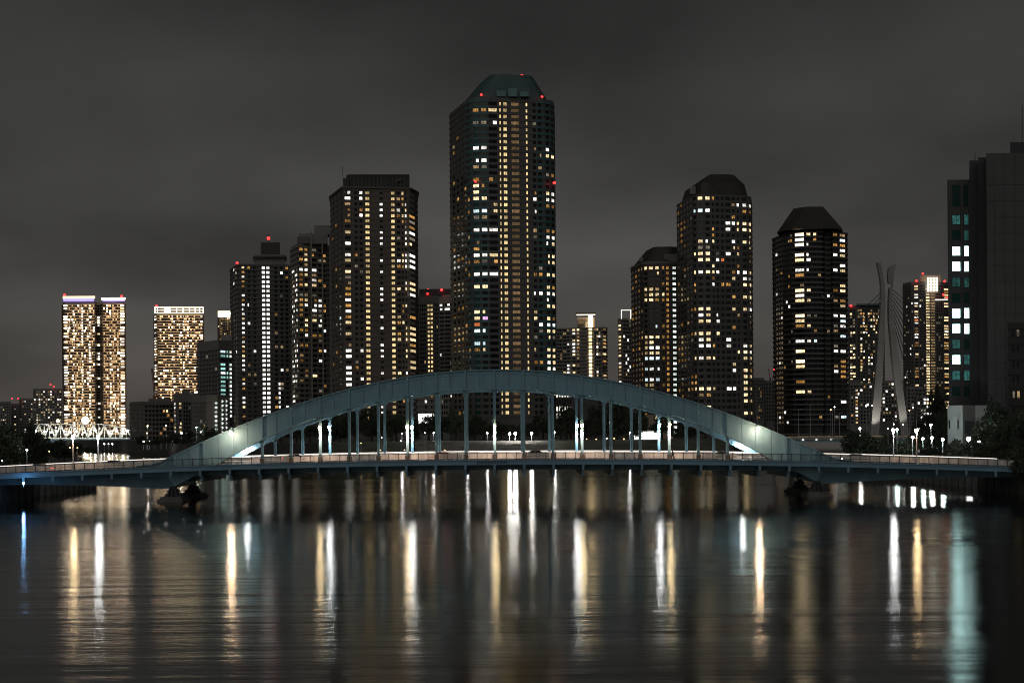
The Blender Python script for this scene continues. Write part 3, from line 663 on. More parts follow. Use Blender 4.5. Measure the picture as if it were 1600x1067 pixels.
T.col(100.3, 106.5, p=0.75, pal=('g2', 'g1', 'g2', 'w'), pier=False, offw=1.6); T.col(188.5, 195, p=0.75, pal=('g2', 'g1', 'g2', 'w'), pier=False, offw=1.6); T.col(128.5, 130.2, p=0.75, pal=('g2', 'g1', 'g2', 'w'), pier=False, offw=1.6); T.col(140, 142, p=0.7, pal=('g2', 'g1', 'g2', 'w'), pier=False, offw=1.6)
T.col(153, 156, p=0.4, pal=('g2', 'g1', 'g2', 'w'), pier=False, offw=0.3); T.col(115, 117, p=0.6, pal=('g2', 'g1', 'g2', 'w'), pier=False, offw=1.6); T.col(172, 174, p=0.6, pal=('g2', 'g1', 'g2', 'w'), pier=False, offw=1.6)
m = MB()                                           # glow put in for lit balcony soffits, one strip per storey and wing
for r in range(47):
    zc = T.z0 - r*T.per + 1.05
    for pa, pb in ((102.5, 148.6), (161.5, 195)):
        a = hit(T.poly, W(pa, 560, 1).x); b = hit(T.poly, W(pb, 560, 1).x)
        m.box(a[0]-T.o.x, b[0]-T.o.x, a[1]-1.62-T.o.y, a[1]-1.52-T.o.y, zc-T.base-0.15, zc-T.base+0.55)
m.build('balcony_glow', 'tanlit', T.root, stuff=True)
for pa, pb, ya_, yb_, k in ((98, 148.5, 462.5, 466.5, 'crown'), (99, 147, 467, 470.5, 'crownp'), (158, 196, 465, 468, 'crown'), (160, 195, 468.6, 470.6, 'crownp')): T.pbox('crown_light', pa, pb, ya_, yb_, 2017.5, 3, k)
T.pbox('crown', 101, 146, 464, 472, 2022, 30, 'tw_grey'); T.pbox('crown', 162, 193, 466, 472, 2022, 30, 'tw_grey')
T.red(101, 461, 2018, 1.6); T.red(190, 463, 2018, 1.6); T.done()
T = Tower('residential_tower', 'gold-lit tower with a glowing lattice crown, right of the far twin tower', 'tower',
          [(241.5, 2060), (246, 2040), (317.5, 2048)], 540, Z(280, 490, 2040), base=3.0, wall='tw_tan', y0=494, per=4.24, n=45, depth=45, winh=1.7, band=1.3, bandmat='tw_tan')
T.grid(247, 316, 26, 0.36, ['g1', 'g3', 'g3', 'g1', 's', 'g2'], gap=0.28, offw=0.2); T.col(243, 245.6, p=0.6, pal=('g2', 'g1', 'g2', 'w'), pier=False, offw=1.4); T.col(313.5, 317, p=0.6, pal=('g2', 'g1', 'g2', 'w'), pier=False, offw=1.4)
for a in (268.5, 280, 286, 293): T.col(a, a+1.8, p=0.5, pal=('g2', 'g1', 'g2', 'w'), pier=False, offw=1.4)
m = MB()
for r in range(45):
    zc = T.z0 - r*T.per + 0.95
    a = hit(T.poly, W(246.8, 540, 1).x); b = hit(T.poly, W(317, 540, 1).x)
    m.obox(Vector((a[0]-T.o.x, a[1]-1.40-T.o.y, zc-T.base-0.12)), Vector((b[0]-a[0], b[1]-a[1], 0)), Vector((0, 0.1, 0)), Vector((0, 0, 0.42)))
m.build('balcony_glow', 'tanlit', T.root, stuff=True)  # emissive strips draw the lit soffits
m = MB()
for y_ in (480.2, 484.5, 488.8): m.bar(W(241.5, y_, 2038)-T.o, W(318, y_, 2045)-T.o, 0.9)
for px in (242, 246, 257, 266, 276, 286, 296, 305, 312, 317.5): m.bar(W(px, 480, 2038+(px-242)*0.092)-T.o, W(px, 489, 2038+(px-242)*0.092)-T.o, 0.9)
m.build('crown_frame', 'crown', T.root); T.pbox('crown_sign', 257, 266, 481.5, 487.5, 2037.6, 0.4, 'panel'); T.pbox('crown_core', 250, 312, 480.5, 490.5, 2050, 25, 'tw_pale'); T.red(244.5, 478.5, 2041, 1.6); T.done()
T = Tower('residential_tower', 'pale gold tower with lit crown, partly hidden behind the grey block', 'tower',
          [(340.5, 2150), (346, 2140), (378, 2150)], 540, Z(350, 489, 2140), base=3.0, wall='tw_tan', y0=497, per=4.1, n=45, depth=35, winh=1.8, band=0.5)
T.grid(341, 364, 10, 0.5, ['y', 's', 'tanlit2', 's', 'e'], gap=0.35); T.pbox('crown_light', 340.5, 366, 486, 495, 2138, 2, 'crown'); T.done()
for (pa, pb, yt, D, lab, nc, rr_) in ((52, 97, 607, 2500, 'dim distant apartment tower left of the gold twin tower', 12, ((79, 601), (84, 604))), (0, 17, 627, 2700, 'distant low block at the left picture edge', 5, ()), (17, 30, 630, 2750, 'distant slim block with two red roof lights', 3, ((18.5, 622.5), (28.5, 622.5))), (30, 52, 622, 2760, 'faint distant block between the red-lit slim block and dim tower', 6, ())):
    T = Tower('apartment_block', lab, 'building', [(pa, D), (pb, D+6)], 640, Z((pa+pb)/2, yt, D), base=3.0, wall='tw_grey', y0=yt+5, per=4.0, n=16, depth=30, winh=1.8, band=0.3)
    T.grid(pa+0.8, pb-0.8, nc, 0.42 if pb > 90 else 0.22, 'wyysd', gap=0.45)
    for q in rr_: T.red(q[0], q[1], D-2, 1.2)
    T.done()

# ---- low blocks on the left shore of the island
T = Tower('apartment_block', 'grey block with teal-lit outside corridors beside the white stair tower', 'building', [(308.5, 905), (342, 880), (366, 892)], 600, Z(330, 531, 880), wall='tw_grey', y0=549, per=6.7, n=22, depth=28, winh=1.5, band=0.5)
T.col(344, 352, p=0.85, pal='tttcu', pier=False, winh=1.3, offw=0.3); T.col(353.5, 356, p=0.7, pal='tt', pier=False, offw=0.3); T.col(358, 361.5, p=0.9, pal='uuw', pier=False, winh=1.4, offw=0.3); T.grid(312, 340, 6, 0.03, 'sd')
T.pbox('roof_box', 345, 362, 524, 541, 892, 14, 'tw_grey'); T.done()
T = Tower('apartment_block', 'pale gabled block with zigzag white-lit stairs on its right flank', 'building', [(300, 838), (323, 815), (340, 812), (359, 822)], 640, Z(320, 617, 815), wall='tw_pale', y0=630, per=7.0, n=12, depth=24, winh=1.5, band=0.3)
m = MB()
for r in range(8):
    for cx, wd in ((337.5, 5.2), (347, 6.0), (353.5, 4.5)):
        y_ = 629.5+r*6.9 - (3 if cx > 345 else 0)
        h = T.place(cx)
        D_ = h[1]-0.6; a = W(cx-wd/2, y_, D_)-T.o; b = W(cx+wd/2, y_, D_)-T.o
        mm_ = MB(); mid = (a+b)/2; mm_.poly([a, mid+Vector((0, 0, -0.75)), b, mid+Vector((0, 0, 0.55))]); mm_.poly([a+Vector((0, .3, 0)), mid+Vector((0, .3, 0.55)), b+Vector((0, .3, 0)), mid+Vector((0, .3, -0.75))])
        for q0, q1 in ((a, mid+Vector((0, 0, -0.75))), (mid+Vector((0, 0, -0.75)), b), (b, mid+Vector((0, 0, .55))), (mid+Vector((0, 0, .55)), a)): mm_.quad(q0+Vector((0, .3, 0)), q1+Vector((0, .3, 0)), q1, q0)
        mm_.build('stair_light', 'u', T.root)
T.grid(303, 321, 4, 0.05, 'sd'); T.done()
m = MB()
T = Tower('apartment_block', 'mid-height dark block with a column of yellow windows, left of the gabled block', 'building', [(271, 870), (275, 862), (300, 868), (312, 860)], 640, Z(290, 615, 862), wall='tw_grey', y0=630.5, per=6.2, n=11, depth=24, winh=1.4, band=0.25)
T.col(279.5, 283.5, '0y 1s 5y> 6y 7a', pier=False); T.grid(286, 298, 3, 0.06, 'sd'); T.col(272.3, 275, '0w 1w 2s 3w 4d 6y 7w', pier=False); T.pbox('roof_box', 284, 297, 609.5, 616, 868, 10, 'tw_dark'); T.done()
T = Tower('apartment_block', 'low dark brown block with faint amber windows behind the truss bridge', 'building', [(203, 965), (222, 945), (272, 950)], 650, Z(240, 627, 945), base=3.0, wall='tw_brown', y0=635, per=7.0, n=8, depth=26, winh=1.6, band=0.5)
T.grid(226, 271, 8, 0.14, ['e', 'e', 's', 'd'], single=True); T.grid(205, 221, 3, 0.04, 'e', single=True); T.col(254.5, 258, '1a', pier=False); T.col(259.5, 262.5, '1Y', pier=False); T.pbox('roof_box', 232, 268, 622.5, 627.5, 955, 14, 'tw_brown'); T.done()

# ---- far right pair
T = Tower('residential_tower', 'distant tower with violet roof edge and crowded lit windows, behind the pylon', 'tower', [(1326, 1560), (1338, 1550), (1382, 1556)], 560, Z(1350, 477, 1550), base=4, wall='tw_dark', y0=485, per=4.9, n=38, depth=34, winh=1.7, band=0.4)
T.grid(1340, 1380, 10, 0.52, ['y', 'y', 's', 'w', 'd', 'a'], gap=0.35); T.grid(1328, 1337, 2, 0.6, 'yysd', gap=0.3)
T.pbox('roof_edge', 1338, 1379, 474.5, 477, 1548, 20, 'tw_teal'); T.red(1329.5, 477.5, 1555, 1.1); T.done()
T = Tower('residential_tower', 'distant tower with a bright white panel crown, right of the pylon', 'tower', [(1411.5, 1620), (1424, 1602), (1446, 1600), (1470, 1604), (1484, 1612)], 540, Z(1435, 440, 1600), base=4, wall='tw_dark', y0=447, per=4.42, n=48, depth=36, winh=1.7, band=0.45)
T.col(1429, 1435.3, '0y 1y 3w 4w 7y 9y 10s 11w 12o 16e 18w', p=0.5, pal='ywsa', pier=False); T.col(1447, 1453, every='y', pier=False); T.col(1454, 1461.5, every='s', pier=False)
T.grid(1413, 1427, 5, 0.16, 'dwsd'); T.grid(1437, 1446, 3, 0.1, 'sdw'); T.grid(1463, 1473, 3, 0.1, 'sd'); T.col(1475, 1482.5, '6y 7y 11y 12y 15y 16w 17y', p=0.5, pal='yya', pier=False)
cp_ = T.pbox('crown_panel', 1448, 1466, 433, 455, 1596, 5, 'panel')
m = MB()
for px in (1448, 1452.5, 1457, 1461.5, 1466): m.bar(W(px, 432.5, 1595.6)-T.o, W(px, 455.5, 1595.6)-T.o, 0.35)
for y_ in (433, 437.5, 442, 446.5, 451, 455): m.bar(W(1448, y_, 1595.7)-T.o, W(1466, y_, 1595.7)-T.o, 0.3)
m.build('crown_grille', 'tw_pale', cp_); T.pbox('crown_box', 1438, 1470, 430, 441, 1604, 24, 'tw_tan'); T.pbox('canopy_light', 1461, 1481, 467.5, 469, 1594, 3, 'w')
for q in ((1442, 427.5), (1432, 439), (1476, 439.5), (1474, 460.5), (1479, 465)): T.red(q[0], q[1], 1596, 1.05)
T.done()
for (pa, pb, yt, D, lab, nc, pr, pal) in ((1324, 1364, 598, 1250, 'grey mid-rise block left of the pylon foot', 7, 0.12, 'sdaw'), (1364, 1412, 594, 1320, 'pale block with small windows seen between the pylon legs', 9, 0.4, 'dsdw'), (1412, 1448, 604, 1280, 'plain grey block right of the pylon', 5, 0.03, 'd'), (1428, 1462, 618, 1180, 'low block with a cluster of white windows near the right trees', 6, 0.45, 'wwdy'), (1177, 1194, 590, 1150, 'dark low block between the two right-hand towers, left one', 4, 0.15, 'sa'), (1192, 1214, 594, 1180, 'dark low block between the two right-hand towers, right one', 4, 0.06, 's')):
    T = Tower('apartment_block', lab, 'building', [(pa, D+8), (pa+4, D), (pb, D+5)], 620, Z((pa+pb)/2, yt, D), base=4, wall='tw_grey', y0=yt+6, per=5.6, n=11, depth=24, winh=1.5, band=0.3)
    T.grid(pa+5, pb-1, nc, pr, pal, gap=0.45)
    if pa == 1324: T.col(1336.5, 1340.5, p=0.8, pal='ywa', pier=False); T.pbox('roof_box', 1326, 1345, 593, 598.5, D+4, 12, 'tw_dark')
    T.done()

# ---- podium and low buildings in the park seen under the arch
T = Tower('office_block', 'low office with rows of bright tall windows, seen under the right half of the arch', 'building', [(869, 770), (894, 764), (935, 770)], 640, Z(900, 607, 764), wall='tw_dark', y0=616, per=11.0, n=6, depth=20, winh=2.6, band=0.2)
for i in range(6): T.col(869.7+i*4.1, 872.4+i*4.1, ('0w 1. 2w 3w' if i < 2 else ('0w 2w' if i < 6 else '2w')), pier=False)
T.col(864.5, 866.5, p=0.0, pier=False); T.done()
T = Tower('office_block', 'dark low block at the right foot of the tallest tower', 'building', [(906, 775), (1000, 785)], 640, Z(950, 624, 775), wall='tw_dark', y0=627, per=10.5, n=5, depth=20, winh=1.8)
T.col(923.5, 929.5, '0y', pier=False); T.grid(935, 995, 10, 0.03, 's', single=True); T.done()
T = Tower('office_block', 'grey concrete podium block right of the brown tower, seen under the arch', 'building', [(652, 742), (702, 748)], 640, Z(680, 592, 742), wall='tw_grey', y0=600, per=9.0, n=7, depth=20, winh=1.5, band=0.4, bandmat='tw_pale')
T.col(663.5, 667.3, '3w', pier=False); T.col(682, 684.6, p=0.5, pal='ya', pier=False); T.col(673.5, 676, '2a 1a', pier=False); T.grid(686, 700, 4, 0.04, 'd'); T.done()
m = MB(); root = thing('shop_pavilion', 'glowing white glass pavilion with bare trees in front, left of the tall tower base', 'pavilion', W(666, 690, 725))
o = root.location; o.z = GI
m.box(X(653, 725)-o.x, X(679, 725)-o.x, 0, 8, 0, Z(666, 645, 725)-GI); m.build('wall', 'tw_grey', root)
for i in range(5):
    m = MB(); m.box(X(654+i*5, 725)-o.x, X(658.3+i*5, 725)-o.x, -0.15, -0.05, Z(666, 661-(i % 2), 725)-GI, Z(666, 646.5, 725)-GI); m.build('window', 'shop', root)
root = thing('shop_pavilion', 'bright white shop front at the right end of the park terrace', 'pavilion', W(1012, 690, 640)); o = root.location; o.z = GI
m = MB(); m.box(X(986, 640)-o.x, X(1034, 640)-o.x, 0, 9, 0, Z(1012, 669, 640)-GI); m.build('wall', 'tw_grey', root)
for i, (pa, pb) in enumerate(((990, 997.5), (998.5, 1004), (1005, 1013.5), (1014.3, 1022), (1022.8, 1030))):
    m = MB(); m.box(X(pa, 640)-o.x, X(pb, 640)-o.x, -0.15, -0.05, 0.15, (Z(1012, 674, 640)-GI) if i else (Z(1012, 680, 640)-GI)); m.build('window', 'shop', root)
m = MB(); m.box(X(984, 640)-o.x, X(1036, 640)-o.x, -1.2, 9.2, Z(1012, 669, 640)-GI+0.01, Z(1012, 667, 640)-GI); m.build('roof', 'tw_pale', root)
m = MB(); root = thing('shop_pavilion', 'cream lobby building with tall lit windows behind the bright shop front', 'pavilion', (X(1022, 690), 690, GI)); o = root.location
m.box(X(1000, 690)-o.x, X(1052, 690)-o.x, 0, 10, 0, Z(1020, 648, 690)-GI); m.build('wall', 'tw_tan', root)
for pa, pb, ya_, yb_, k in ((1001, 1004.5, 662, 672, 's'), (1024, 1028, 650, 657, 'y'), (1033, 1038, 651, 657, 'y'), (1008, 1011, 645, 648, 'a'), (1044, 1050, 678, 684, 'y')):
    m = MB(); m.box(X(pa, 690)-o.x, X(pb, 690)-o.x, -0.14, -0.04, Z(pa, yb_, 690)-GI, Z(pa, ya_, 690)-GI); m.build('window', k, root)

# ---- office tower on the right bank, stepping up towards the picture edge
root = thing('office_tower', 'dark office tower with stepped flat walls and teal and white windows at the right edge', 'tower', (150, 425, 2.8)); o = root.location
def omass(name, pa, pb, yt, D, dp, mat, pbb=None):
    m = MB(); x0 = X(pa, D, (yt+640)/2)-o.x; x1 = X(pb, D, (yt+640)/2)-o.x; uu = Vector((X(pa, D), D)).normalized()*dp; m.extrude([(x0, D-o.y), (x1, D-o.y), (x1+uu.x, D+uu.y-o.y), (x0+uu.x, D+uu.y-o.y)], -1.0-0.01*dp, Z((pa+pb)/2, yt, D)-o.z); return m.build(name, mat, root)
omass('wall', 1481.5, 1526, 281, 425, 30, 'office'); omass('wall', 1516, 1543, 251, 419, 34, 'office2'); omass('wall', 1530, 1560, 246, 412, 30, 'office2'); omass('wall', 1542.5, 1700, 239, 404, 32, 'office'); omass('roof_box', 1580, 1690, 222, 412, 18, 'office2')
m = MB(); m.bar(W(1597, 165, 415)-o, W(1597, 224, 415)-o, 0.15); m.build('antenna', 'tw_black', root)
m = MB(); m.bar(W(1523.5, 240, 425)-o, W(1523.5, 253, 425)-o, 0.15); m.build('antenna', 'tw_black', root)
litset = {(3, 0): 'w', (3, 1): 'w', (4, 0): 'w', (4, 1): 'w', (7, 0): 'w', (7, 1): 'w', (8, 0): 'w', (8, 1): 'w', (10, 0): 'w'}
M['ow'] = glow('office_window_white', (0.62, 0.97, 0.95), 5.5, 0.3); M['ot'] = glow('office_window_teal', (0.18, 0.75, 0.70), 0.10, 0.5)
frm = MB()
yrow = [None, 343.5, 367.5, 392.5, 416.5, 441, 465.5, 489.5, 513.5, 537.5, 562, 586.5, 611]
for r in range(1, 13):
    for cidx, (pa, pb) in enumerate(((1488, 1500), (1506.5, 1515.5))):
        yc = yrow[r]; xa = X(pa, 425, yc); xb = X(pb, 425, yc); zc = Z((pa+pb)/2, yc, 425); hh = 1.16 if cidx == 0 else 1.32
        k = {(3, 0): 'ow', (3, 1): 'ow', (4, 0): 'ow', (4, 1): 'ow', (7, 0): 'ow', (7, 1): 'ow', (8, 0): 'ow', (8, 1): 'ow', (10, 0): 'ow', (1, 0): 'ot', (1, 1): 'ot', (2, 1): 'ot', (11, 0): 'ot', (11, 1): 'ot', (10, 1): 'ot', (5, 1): 'ot', (9, 0): 'ot', (5, 0): 'ot'}.get((r, cidx), 'glass_teal')
        link('window', win_mesh(xb-xa, hh*2, k, 'office2', mull=0 if k == 'ow' else 1), root, Vector(((xa+xb)/2, 424.96, zc))-o)
for cidx, (pa, pb) in enumerate(((1488, 1499), (1506, 1516))):
    for s_ in range(3):
        xa = X(pa, 425, 305); xb = X(pb, 425, 305); zc = Z((pa+pb)/2, 295+s_*11, 425); link('window', win_mesh(xb-xa, 1.7, 'glass_teal', 'office2', mull=1), root, Vector(((xa+xb)/2, 424.96, zc))-o)
for px in (1484, 1503.2, 1515): frm.box(X(px-1.4, 425, 450)-o.x, X(px+1.4, 425, 450)-o.x, 424.6-o.y, 425-o.y, 6, Z(px, 284, 425)-o.z)
frm.build('pier', 'office', root, stuff=True)
jn = MB()                                          # panel joints on the big blank wall: proud ribs
for k in range(17): jn.box(X(1543, 404)-o.x, X(1690, 404)-o.x, 403.94-o.y, 403.99-o.y, 4+k*4.0, 4.06+k*4.0)
for k in range(7): jn.box(X(1556+k*16, 404)-o.x, X(1556.5+k*16, 404)-o.x, 403.93-o.y, 403.98-o.y, 2, Z(1580, 241, 404)-o.z)
jn.build('panel_joint', 'office2', root, stuff=True)
T = Tower('apartment_block', 'narrow dark block with few dim windows in front of the right-edge office tower', 'building', [(1576, 372), (1660, 372)], 580, Z(1590, 504, 372), base=2.8, wall='tw_black', y0=520, per=24, n=7, depth=18, winh=1.7)
T.col(1582, 1585, p=0.1, pal='d', pier=False); T.col(1588.5, 1593, '4s 0d', pier=False); T.done()
T = Tower('gate_house', 'small white rendered building among trees at the foot of the office tower', 'building', [(1480.5, 408), (1504, 402), (1524, 406), (1543, 406)], 650, Z(1500, 633, 402), base=2.8, wall='white_wall', n=0, depth=10)
for pa, pb in ((1482, 1486.8), (1496, 1499.6)):
    h = T.place((pa+pb)/2); m = MB(); link('window', win_mesh((pb-pa)*403/K, 2.1, 'glass', 'white_wall', mull=1), T.root, Vector((h[0], h[1]-0.03, Z(pa, 663, h[1])))-T.o, -0.12)
T.pbox('chimney_fin', 1490.5, 1493, 650, 677, 402.4, 0.8, 'white_wall'); T.pbox('entrance_recess', 1505, 1523, 658, 677, 402.6, 0.6, 'tw_black'); T.done()

# ================================================================== THE ARCH BRIDGE
XC, YN, YF, PAN = -2.83, 267.0, 283.2, 4.754
def zd(x): return 6.43 - 1.8*((x-XC)/83.0)**2          # deck top
def ztop(s_): 
    v = 21.0 - 0.005383*s_*s_ + 1.64e-7*s_**4
    f = max(0.0, (abs(s_)-51)/8.0)
    return max(v, zd(XC+s_)+0.25) if f <= 0 else max(v + 1.1*f*f*0 , zd(XC+s_)+0.55*(1-min(1, f))**1.0+0.15)
def zbot(s_): return 18.0 - 0.00489*s_*s_ - 4.3e-7*s_**4
BR = thing('arch_bridge', 'blue-green steel arch bridge with slender hangers spanning the river', 'bridge', (XC, 275, 0)); bo = BR.location
def loc(v): return Vector(v)-bo
XA, XB = XC-90, XC+88
NSEG = 72
def sx(i, a, b, n): return a+(b-a)*i/n
for Y in (YN, YF):
    m = MB(); S = [sx(i, -58.5, 58.5, 96) for i in range(97)]
    lo = []; hi = []
    for s_ in S:
        zb = zbot(s_) if abs(s_) < 46.5 else max(2.35, zbot(46.5)-(abs(s_)-46.5)*0.50)
        if abs(s_) > 53.4: zb = zd(XC+s_)-1.5
        lo.append((s_, min(zb, ztop(s_)-0.3))); hi.append((s_, ztop(s_)))
    y0, y1 = Y-0.35-275, Y+0.35-275
    m.strip_xz(lo, hi, y0, y1)
    rib = m.build('rib', 'steel', BR); rib.location.x = -0.22 if Y == YF else 0.0
    fl = MB()
    fl.strip_xz([(a, b-0.03) for a, b in hi], [(a, b+0.16) for a, b in hi], Y-0.62-275, Y+0.62-275)
    idx = [i for i, s_ in enumerate(S) if abs(s_) <= 46.2]
    fl.strip_xz([(lo[i][0], lo[i][1]-0.18) for i in idx], [(lo[i][0], lo[i][1]+0.06) for i in idx], Y-0.66-275, Y+0.66-275)
    fl.strip_xz([(a, b-0.62) for a, b in hi if abs(a) < 54], [(a, b-0.50) for a, b in hi if abs(a) < 54], Y-0.43-275, Y-0.351-275)
    fl.build('flange', 'steel', rib)
    st = MB(); st.box(-0.16, 0.16, -0.26, 0.0, 0, 1); sme = st.mesh('web_stiffener', 'steel')
    st = MB(); st.box(-0.05, 0.05, -0.05, 0.0, 0, 1); sme2 = st.mesh('plate_seam', 'steel_dark')
    for k in range(-23, 24):
        s_ = k*PAN/2
        zb = max(zbot(s_) if abs(s_) < 44 else zd(XC+s_)+0.05, zd(XC+s_)+0.05)+0.07; zt = ztop(s_)-0.05
        if zt-zb < 0.6: continue
        q = link('web_stiffener' if k % 2 == 0 else 'plate_seam', sme if k % 2 == 0 else sme2, BR if False else rib, (s_, Y-0.352-275, zb)); q.scale = (1, 1, zt-zb)
# hangers with flared heads
for Y in (YN, YF):
    for k in range(-8, 9):
        s_ = k*PAN; zb = zd(XC+s_)-0.3; zt = zbot(s_)-0.15; dz = -2*0.00489*s_-4*4.3e-7*s_**3; r = 0.8 if zt-zb > 3 else 0.5; hw = 0.17
        pts = [(s_-hw, zb), (s_+hw, zb)]; arc = []
        for q in range(6):
            a = math.pi/2*q/5; arc.append((hw+r*(1-math.cos(a)), -r+r*math.sin(a)))
        right = [(s_+ax, zt+az+dz*ax) for ax, az in arc]; left = [(s_-ax, zt+az-dz*ax) for ax, az in arc][::-1]
        poly = pts+right+left
        m = MB(); n2 = len(arc); y0, y1 = Y-0.20-275, Y+0.20-275
        m.strip_xz([(s_-hw, zb), (s_-hw, zt-r-dz*0)], [(s_+hw, zb), (s_+hw, zt-r)], y0, y1) if False else None
        m.box(s_-hw, s_+hw, y0, y1, zb, zt-r)
        m.box(s_-hw-0.05, s_-hw, y0-0.08, y1+0.08, zb, zt-r); m.box(s_+hw, s_+hw+0.05, y0-0.08, y1+0.08, zb, zt-r)
        m.prism_xz([(s_-hw-0.05, zt-r)]+[(s_+hw+0.05, zt-r)]+right[1:]+left[:-1], y0+0.01, y1-0.01)
        hg = m.build('hanger', 'steel', BR); hg.location.x = -0.22 if Y == YF else 0.0
        if Y == YN:
            m = MB(); m.box(s_-0.38, s_+0.38, Y-0.55-275, Y-0.29-275, zb, zb+1.15); m.build('hanger_base', 'stone', BR)
# sway bracing between the ribs near the crown is absent; portal beams stand at the third points
# deck
YE0, YE1 = 263.3, 286.9
def sweep(name, y0, y1, zlo, zhi, mat, a=XA, b=XB, n=60):
    m = MB(); m.strip_xz([(sx(i, a, b, n)-XC, zd(sx(i, a, b, n))+zlo) for i in range(n+1)], [(sx(i, a, b, n)-XC, zd(sx(i, a, b, n))+zhi) for i in range(n+1)], y0-275, y1-275)
    return m.build(name, mat, BR)
sweep('roadway', YN+0.75, YF-0.75, -0.55, -0.16, 'road'); sweep('sidewalk', YE0+0.32, YN+0.745, -0.5, -0.02, 'walk'); sweep('sidewalk', YF-0.745, YE1-0.32, -0.5, -0.02, 'walk')
sweep('fascia', YE0, YE0+0.31, -0.72, 0.02, 'fascia'); sweep('fascia', YE1-0.31, YE1, -0.72, 0.02, 'fascia')
sweep('fascia_lip', YE0-0.14, YE0-0.002, -0.10, 0.045, 'fascia'); sweep('fascia_lip', YE0-0.10, YE0-0.003, -0.80, -0.66, 'fascia')
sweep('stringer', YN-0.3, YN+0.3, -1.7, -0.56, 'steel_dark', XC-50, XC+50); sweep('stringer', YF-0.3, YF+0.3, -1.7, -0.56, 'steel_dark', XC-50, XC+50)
for k in range(-18, 19):
    s_ = k*PAN; z = zd(XC+s_)
    if XC+s_ < XA or XC+s_ > XB: continue
    m = MB(); m.prism_xz([(s_-0.22, z-0.73), (s_+0.22, z-0.73), (s_+0.16, z-1.65), (s_-0.16, z-1.65)], YE0-0.06-275, YE0+0.25-275); m.build('bracket', 'fascia', BR)
    if abs(s_) < 49:
        m = MB(); yA, yB = YE0+0.26-275, YE1-0.26-275
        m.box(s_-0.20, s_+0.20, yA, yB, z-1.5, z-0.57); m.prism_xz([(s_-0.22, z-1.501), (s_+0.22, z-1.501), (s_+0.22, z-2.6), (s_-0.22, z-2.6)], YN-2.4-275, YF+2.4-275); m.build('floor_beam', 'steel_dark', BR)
# side-span girders with haunch, both sides
for sg in (-1, 1):
    for Y in (YN, YF):
        m = MB(); ss = [52.2, 54, 57, 62, 68, 75, 84, 88]; zz = [2.3, 2.2, 2.3, 2.6, 2.85, 3.0, 3.0, 3.0]
        lo = [(sg*a, b) for a, b in zip(ss, zz)]; hi = [(sg*a, zd(XC+sg*a)-0.56) for a in ss]
        if sg < 0: lo, hi = lo[::-1], hi[::-1]
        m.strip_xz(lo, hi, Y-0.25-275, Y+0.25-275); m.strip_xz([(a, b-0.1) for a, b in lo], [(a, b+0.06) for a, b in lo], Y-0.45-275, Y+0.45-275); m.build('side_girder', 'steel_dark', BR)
# footings and bearings under each rib end
for sg in (-1, 1):
    cx = sg*52.6
    for Y in (YN, YF):
        yc = Y-275
        m = MB(); m.box(cx-2.1, cx+2.1, yc-3.2, yc+3.2, -2.0, 0.45); m.box(cx-1.75, cx+1.75, yc-2.6, yc+2.6, 0.451, 0.8); m.build('footing', 'stone', BR)
        m = MB(); prof = [(-1.35, 0.8), (1.35, 0.8), (1.25, 1.25), (0.75, 1.45), (0.95, 1.75), (0.4, 2.05), (0.45, 2.5), (-0.45, 2.5), (-0.4, 2.05), (-0.95, 1.75), (-0.75, 1.45), (-1.25, 1.25)]
        m.prism_xz([(cx+q[0], q[1]) for q in prof], yc-0.75, yc+0.75)
        for q in (-0.8, 0.0, 0.8): m.prism_xz([(cx+q-0.12, 0.81), (cx+q+0.12, 0.81), (cx+q*0.45+0.1, 2.3), (cx+q*0.45-0.1, 2.3)], yc-1.25, yc-0.751)
        m.build('bearing', 'iron', BR)
    m = MB(); m.box(cx-0.4, cx+0.4, YN+0.4-275, YF-0.4-275, 2.3, 4.2); m.build('portal_girder', 'steel_dark', BR)
# railings: every post its own part, balusters joined
pm = MB(); pm.box(-0.06, 0.06, -0.06, 0.06, 0, 1.22); pme = pm.mesh('post', 'rail')
for Y, tag_ in ((YE0+0.16, 'near'), (YE1-0.16, 'far')):
    b = MB(); tr = MB(); nposts = int((XB-XA)/1.585)
    for i in range(nposts+1):
        x = XA+i*1.585; link('post', pme, BR, loc((x, Y, zd(x)+0.02)))
        if i < nposts:
            for q in range(1, 9):
                xx = x+1.585*q/9; b.box(xx-0.018-XC, xx+0.018-XC, Y-0.018-275, Y+0.018-275, zd(xx)+0.14, zd(xx)+1.08)
            x2 = x+1.585; tr.bar(loc((x, Y, zd(x)+1.13)), loc((x2, Y, zd(x2)+1.13)), 0.13, 0.11); tr.bar(loc((x, Y, zd(x)+0.12)), loc((x2, Y, zd(x2)+0.12)), 0.06)
    b.build('baluster', 'rail' if tag_ == 'near' else 'guard', BR, stuff=True); tr.build('handrail', 'rail' if tag_ == 'near' else 'guard', BR)  # far railing in white: the lit band is put into its colour
# white barriers beside the roadway, added to stand in for car light trails
for Y in (YN+0.62, YF-0.62):
    m = MB(); n = 60
    for h0, h1 in ((0.18, 0.48), (0.56, 0.86), (0.92, 1.06)):
        m.strip_xz([(sx(i, XA, XB, n)-XC, zd(sx(i, XA, XB, n))+h0) for i in range(n+1)], [(sx(i, XA, XB, n)-XC, zd(sx(i, XA, XB, n))+h1) for i in range(n+1)], Y-0.05-275, Y+0.05-275)
    for i in range(int((XB-XA)/2.38)+1):
        x = XA+i*2.38; m.box(x-0.06-XC, x+0.06-XC, Y+0.052-275, Y+0.16-275, zd(x)-0.18, zd(x)+1.0)
    m.build('trail_barrier', 'guard', BR)
